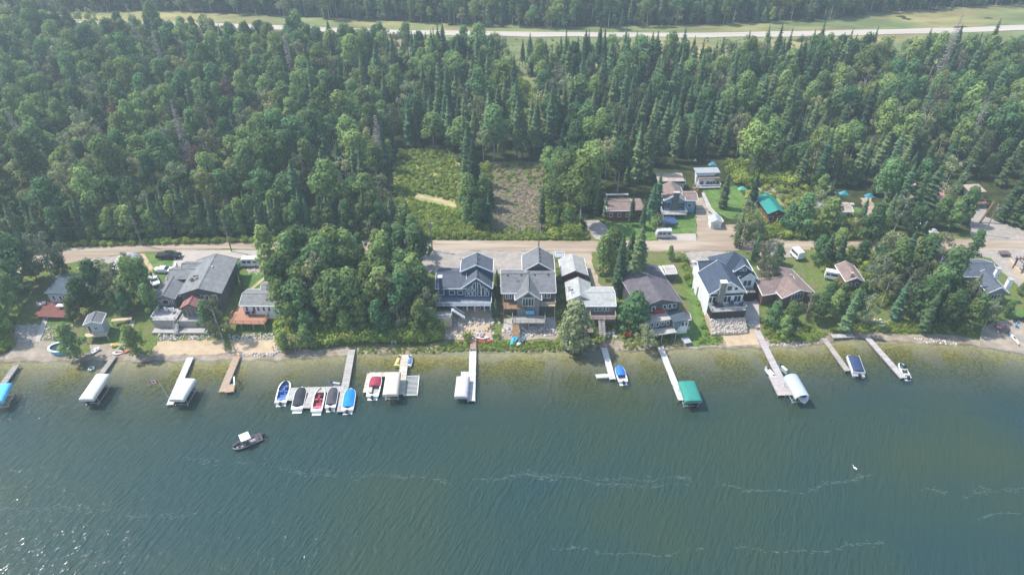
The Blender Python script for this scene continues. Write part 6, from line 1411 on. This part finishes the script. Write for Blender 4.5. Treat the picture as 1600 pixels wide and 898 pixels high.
chair('left white chair on the shaded right bank', 1372, 512, rad(180), M_WHITE, sc=1.2); chair('right white chair on the shaded right bank', 1377, 512, rad(180), M_WHITE, sc=1.2)
chair('left blue chair on the lower deck of the grey house', 824.5, 492, rad(180), mat('sky_blue_plastic', (.10, .45, .75), .5), 3.35, 1.5); chair('right blue chair on the lower deck of the grey house', 831, 492, rad(180), mat('sky_blue_plastic', (.10, .45, .75), .5), 3.35, 1.5)
chair('turquoise chair on the lower landing of the blue house', 687, 477, rad(150), M_TURQ, 4.0, 1.9)
chair('black chair left on the big deck of the white gabled house', 1118, 478, rad(180), M_BLACK, 5.05, 1.3); chair('black chair at the middle table of the white gabled house deck', 1126, 481, rad(120), M_BLACK, 5.05, 1.3)
chair('navy chair on the right half of the white gabled house deck', 1142, 476, rad(180), mat('navy_cushion', (.03, .07, .13), .7), 5.05, 1.4); chair('navy corner chair at the right of the white gabled house deck', 1157, 478, rad(240), mat('navy_cushion', (.03, .07, .13), .7), 5.05, 1.4)
chair('dark chair on the grey beach at the right edge', 1584, 502, rad(180), M_BLACK, sc=1.4); chair('second dark chair on the grey beach, farther right', 1595, 501, rad(180), M_BLACK, sc=1.4)
chair('blue chair lying low on the grey beach', 1588, 511, rad(60), mat('sky_blue_plastic', (.10, .45, .75), .5), sc=1.1)
chair('black chair on the orange deck of the grey cottage', 388, 492, rad(180), M_BLACK, 3.0, 1.2); chair('dark red chair behind the orange deck rail', 397, 491, rad(200), mat('maroon_cushion', (.12, .02, .03), .7), 3.0, 1.2)
chair('white chair on the upper stone terrace', 262, 486, rad(150), M_WHITE, 3.7, 1.4); chair('white reclining chair in the middle of the upper terrace', 270, 487, rad(200), M_WHITE, 3.7, 1.4)
chair('pale chair on the red deck corner', 63, 478, rad(120), M_WHITE, sc=1.2); chair('second pale chair on the patio beside the red deck', 70, 477, rad(220), M_WHITE, sc=1.2)
x, y, z = P(98, 484); t = thing('outdoor_table', 'white-topped table at the corner of the red deck', 'table', (x, y, 2.95), 0, local=True); k = MB(); k.box((0, 0, .75), (1.8, 1.0, .08)); k.build('top', [M_WHITE], t)
for i in (-.75, .75):
    for j in (-.4, .4): k = MB(); k.box((i, j, .36), (.07, .07, .72)); k.build('leg', [M_STEEL], t)
t = thing('outdoor_table', 'dark dining table on the big deck of the white gabled house', 'table', (*W(1122, 477, 5.05), 5.05), 0, local=True); k = MB(); k.box((0, 0, .75), (1.7, 1.1, .08)); k.build('top', [M_BLACK], t)
for i in (-.7, .7): k = MB(); k.box((i, 0, .36), (.1, .7, .72)); k.build('leg', [M_BLACK], t)
# yellow toy
x, y, z = P(181, 541); t = thing('toy_slide', 'small yellow toy on the beach below the white boathouse', 'toy', (x, y, z), rad(30), local=True); k = MB(); k.beam((-.5, 0, .8), (.7, 0, .1), .5, .1); k.build('chute', [mat('toy_yellow', (.65, .55, .05), .5)], t); k = MB(); k.box((-.6, 0, .4), (.4, .5, .8)); k.build('ladder', [mat('toy_yellow', (.65, .55, .05), .5)], t)
# gull / white bird on the water
x, y = W(1336.5, 731, .1); t = thing('white_bird', 'white bird floating alone on the open lake', 'bird', (x, y, 0), rad(40), local=True); k = MB(); rg = []
for q in np.linspace(0, 1, 8): b_ = .2*math.sin(math.pi*(.05+.9*q)); v = -.42+.84*q; rg.append([(b_*math.cos(A), v, .08+b_*.7*math.sin(A)+.05*q) for A in np.linspace(0, 2*math.pi, 9)[:-1]])
k.loft(rg, closed=True, caps=True); k.tube((0, .3, .12), (0, .45, .42), .06, .045); k.tube((0, .42, .42), (0, .56, .43), .07, .05); k.build('body', [M_WHITE], t, smooth_=True); k = MB(); k.tube((0, .55, .43), (0, .72, .41), .025, .01, 5); k.build('beak', [mat('beak_orange', (.5, .25, .05), .6)], t)
# marker post with a small figure of white float
x, y = W(205, 618, 0) if False else (0, 0)
# ------------------------------------------------------------------ flag on the white dock
x, y = W(263, 621, .6); t = thing('flag_pole', 'red and white flag with maple leaf on a pole at the white dock', 'flag', (x, y, .55), 0, local=True)
k = MB(); k.tube((0, 0, -.2), (-1.0, .4, 4.6), .035, .025, 6); k.build('pole', [M_WHITE], t)
MR = mat('flag_red', (.55, .02, .04), .8, .05); k = MB(); n = 12
def fp(q, h_): return (-1.0-1.75*q*.98, .4+.12*math.sin(q*7), 3.7+.85*h_-.10*q)
for i in range(n):
    q0, q1 = i/n, (i+1)/n; mi = 0 if (q1 <= .26 or q0 >= .74) else 1; k.add([fp(q0, 0), fp(q1, 0), fp(q1, 1), fp(q0, 1)], [(0, 1, 2, 3)], mi)
f_ = k.build('flag_cloth', [MR, M_WHITE], t)
leaf = [(0, .42), (.07, .26), (.15, .30), (.12, .12), (.24, .20), (.27, .12), (.38, .10), (.33, 0), (.36, -.05), (.15, -.20), (.17, -.27), (.02, -.24), (.02, -.42)]; leaf = leaf+[(-a_, b_) for a_, b_ in leaf[::-1][0:-1]]
for sg in (-1, 1):
    k = MB(); k.add([tuple(np.array(fp(.5+a_*.42, .5+b_*.85))+np.array((0, sg*.02+.0, 0))) for a_, b_ in leaf], [tuple(range(len(leaf)))]); subbuild(k, 'maple_leaf', [MR], f_, (0, 0, 0))
# ------------------------------------------------------------------ power poles and lines
poles = []
def pole(label, px, py, h_=9.5, arm=False, box=True):
    x, y, z = P(px, py); t = thing('power_pole', label, 'power pole', (x, y, z), 0, 'power poles along the dirt road', local=True)
    k = MB(); k.tube((0, 0, -.3), (0, 0, h_), .17, .11, 8); k.build('post', [M_POLE], t)
    k = MB(); k.beam((-.7, 0, h_-1.9), (.7, 0, h_-1.9), .1, .12); k.build('crossarm', [M_POLE], t)
    k = MB(); k.tube((0, 0, h_), (0, 0, h_+.35), .06, .04, 6); k.build('insulator', [M_WHITE], t)
    if box: k = MB(); k.tube((.33, 0, h_-1.6), (.33, 0, h_-.8), .22, n=10); k.build('transformer', [M_STEEL], t)
    poles.append((x, y, z+h_))
pole('power pole on the grass strip by the black pickup', 222.5, 384, 8.5, box=False); pole('power pole at the edge of the concrete parking pad', 362, 393, 9.0, box=False); pole('power pole behind the small roadside conifer', 481, 392, 7.5, box=False)
pole('power pole with transformer left of the blue house', 675.5, 392, 9.0); pole('power pole behind the grey house ridge', 841.5, 396, 8.5, box=False); pole('power pole at the right road junction', 1537, 367, 9.0); pole('power pole rising among trees at the left edge', 28, 392, 9, box=False)
poles.sort()
for i, (a_, b_) in enumerate(zip(poles[:-1], poles[1:])):
    for dz, nm in ((0.3, 'upper'), (-1.5, 'lower')):
        t = MB(); n = 14; pts = [(a_[0]+(b_[0]-a_[0])*j/n, a_[1]+(b_[1]-a_[1])*j/n, a_[2]+(b_[2]-a_[2])*j/n+dz-1.2*math.sin(math.pi*j/n)) for j in range(n+1)]
        for p, q in zip(pts[:-1], pts[1:]): t.tube(p, q, .018, n=3, cap=False)
        tag(t.build('power_line', [M_BLACK]), '%s wire of span %s along the dirt road' % (nm, ('at the left edge', 'by the black pickup', 'above the concrete pad', 'behind the thicket', 'behind the blue house', 'over the right-hand road')[min(i, 5)]), 'power line', 'wires between the power poles')
x, y, z = P(1531, 348); t = MB(); t.beam((x, y, z-.2), (x+1.6, y+.5, z+6.2), .4, .4); tag(t.build('leaning_post', [mat('reddish_log', (.22, .12, .08), .9)]), 'leaning reddish timber post at the entrance of the forest drive', 'post')
# ------------------------------------------------------------------ vehicles
def car(label, cat, name, px, py, a, m, L=4.6, B=1.85, prof='sedan'):
    x, y, z = P(px, py); t = thing(name, label, cat, (x, y, z+.06), a, local=True)
    if prof == 'sedan': pr = [(-.5, .38), (-.5, .85), (-.34, .92), (-.20, 1.38), (.10, 1.42), (.26, .95), (.47, .80), (.5, .6), (.5, .38)]
    elif prof == 'pickup': pr = [(-.5, .5), (-.5, 1.15), (-.16, 1.15), (-.15, 1.75), (.12, 1.78), (.22, 1.2), (.48, 1.08), (.5, .8), (.5, .5)]
    else: pr = [(-.5, .5), (-.5, 2.35), (-.48, 2.45), (.36, 2.45), (.42, 2.3), (.5, 1.3), (.5, .5)]
    k = MB(); n = len(pr); rg = []
    for u, sq in ((-B/2, .92), (-B/2+.08, 1), (B/2-.08, 1), (B/2, .92)): rg.append([(u*(1 if q < 1.0 else .86), p*L, q if q < 1.0 else 1.0+(q-1.0)*(.99 if abs(u) < B/2 else .93)) for p, q in pr])
    k.loft(rg, closed=True, caps=True); body = k.build('body', [m], t)
    k = MB()
    if prof == 'sedan':
        k.add([(-.72, .11*L, 1.41), (.72, .11*L, 1.41), (.78, .255*L, .99), (-.78, .255*L, .99)], [(0, 1, 2, 3)]); k.add([(-.7, -.21*L, 1.38), (.7, -.21*L, 1.38), (.76, -.335*L, .96), (-.76, -.335*L, .96)], [(3, 2, 1, 0)])
        for sg in (-1, 1): k.add([(sg*(B/2-.10), -.30*L, .98), (sg*(B/2-.10), .22*L, .98), (sg*(B/2-.17), .09*L, 1.35), (sg*(B/2-.17), -.19*L, 1.33)], [(0, 1, 2, 3)])
    elif prof == 'pickup':
        k.add([(-.72, .13*L, 1.76), (.72, .13*L, 1.76), (.8, .215*L, 1.24), (-.8, .215*L, 1.24)], [(0, 1, 2, 3)])
        for sg in (-1, 1): k.add([(sg*(B/2-.07), -.14*L, 1.22), (sg*(B/2-.07), .2*L, 1.22), (sg*(B/2-.12), .11*L, 1.68), (sg*(B/2-.12), -.13*L, 1.66)], [(0, 1, 2, 3)])
    else:
        for sg in (-1, 1):
            for q in (-.3, 0, .25): k.add([(sg*(B/2+.01), q*L-.4, 1.4), (sg*(B/2+.01), q*L+.4, 1.4), (sg*(B/2+.01), q*L+.4, 2.0), (sg*(B/2+.01), q*L-.4, 2.0)], [(0, 1, 2, 3)])
    for v in range(len(k.v)): p = k.v[v]; k.v[v] = (p[0]*1.012, p[1]*1.006, p[2]+.012)
    k.build('windows', [M_GLASS], t)
    if prof == 'pickup': k = MB(); k.box((0, -.33*L, 1.165), (B-.3, .31*L, .03)); k.build('cargo_bed', [M_BLACK], t)
    for i in (-1, 1):
        for j in (-.32, .31): w_ = MB(); w_.tube((i*(B/2-.2), j*L, .33), (i*(B/2+.02), j*L, .33), .36, n=14); wo_ = w_.build('wheel', [M_RUBBER], t); q = MB(); q.tube((i*(B/2+.0), j*L, .33), (i*(B/2+.04), j*L, .33), .2, n=10); subbuild(q, 'rim', [M_STEEL], wo_, (0, 0, 0))
        k = MB(); k.box((i*B*.36, L/2, .72 if prof == 'sedan' else .95), (.35, .06, .16)); k.build('headlight', [M_WHITE], t)
    return t
M_CARB = mat('black_car_paint', (.012, .014, .018), .25, .05, spec=.6); M_CARW = mat('white_car_paint', (.72, .74, .76), .3, .03, spec=.6)
car('black pickup truck parked on the grass by the road', 'pickup truck', 'pickup_truck', 265, 403, rad(-88), M_CARB, 5.8, 2.0, 'pickup')
car('white car parked on the lawn behind the cottage wing', 'car', 'parked_car', 257, 425, rad(-92), M_CARW)
car('white car half hidden by trees at the end of the dirt path', 'car', 'parked_car', 242, 441, rad(-145), M_CARW)
car('white van with dark windows right of the large grey roof', 'van', 'parked_van', 393, 415, rad(92), M_CARW, 4.6, 2.0, 'van')
car('white camper trailer at the road above the brown-roofed house', 'trailer', 'camper_trailer', 1244, 402, rad(15), M_CARW, 3.3, 1.9, 'van')
car('white van partly hidden by the tree at the right of the brown roof', 'van', 'parked_van', 1298, 436, rad(-110), M_CARW, 3.2, 1.7, 'van')
car('silver trailer on the concrete pad below the trampoline lawn', 'trailer', 'camper_trailer', 1036, 371, rad(90), mat('silver_paint', (.45, .47, .48), .4), 4.0, 1.9, 'van')
car('black vehicle parked below the dark forest cabin', 'car', 'parked_car', 1512, 326, rad(-80), M_CARB)
x, y, z = P(379, 413); t = thing('covered_canoe', 'green canvas-covered canoe stored beside the white van', 'canoe', (x, y, z), rad(-15), local=True); k = MB(); rg = []
for i in range(11): q = i/10; b_ = .75*math.sin(math.pi*(.04+.92*q))**.8; v = -2.8+5.6*q; rg.append([(-b_, v, .3), (0, v, 1.1+b_*.4), (b_, v, .3)])
k.loft(rg, caps=True); k.build('cover', [mat('green_tarp', (.10, .26, .20), .8)], t)
# tarps and bright bits in the north yards
for px, py, lb, c in ((1318, 303, 'turquoise tarp in the trees behind the small white cabin', (.05, .35, .45)), (1358, 307, 'blue tarp at the top of the dirt driveway', (.04, .25, .38)), (1458, 362, 'pale tarp-covered stack by the road', (.45, .46, .46)), (1421, 331, 'white stack between trees left of the white shed', (.65, .66, .66)), (1113, 257, 'blue and pink canopy behind the white flat roof', (.12, .35, .5)), (1086, 252, 'white dish at the forest edge', (.7, .7, .7)), (1160, 296, 'green tarp at the lawn edge left of the slim spruce', (.1, .4, .3))):
    x, y, z = P(px, py); k = MB(); rr = random.Random(px); w_ = 1.6 if px != 1086 else .7; n = 6; vs = [(x+(i/(n-1)-.5)*w_*1.6, y+(j/(n-1)-.5)*w_, z+.1+.9*math.sin(math.pi*i/(n-1))*math.sin(math.pi*j/(n-1))+rr.uniform(-.06, .06)) for j in range(n) for i in range(n)]
    k.add(vs, [(j*n+i, j*n+i+1, (j+1)*n+i+1, (j+1)*n+i) for j in range(n-1) for i in range(n-1)]); tag(k.build('tarp', [mat('tarp_%d' % px, c, .6)], kind='thing'), lb, 'tarp')
# ------------------------------------------------------------------ air: pale haze, one closed box of even density
hb = MB(); hb.box((0, 250, 49.8), (4200, 1900, 120)); HZ = bpy.data.materials.new('haze_air'); t_, N_, L_ = nt(HZ)
o_ = N_.new('ShaderNodeOutputMaterial'); v_ = N_.new('ShaderNodeVolumePrincipled'); v_.inputs['Density'].default_value = 0.00052; v_.inputs['Color'].default_value = (.72, .88, 1.0, 1); v_.inputs['Anisotropy'].default_value = 0.2
L_.new(v_.outputs[0], o_.inputs['Volume']); HZ.use_fake_user = True
haze = hb.build('haze', [HZ], kind='stuff')

for o in scene.objects:
    if len(str(o.get('label', '')).replace('-', ' ').split()) > 16: print('LONG', o.name, '|', o['label'])
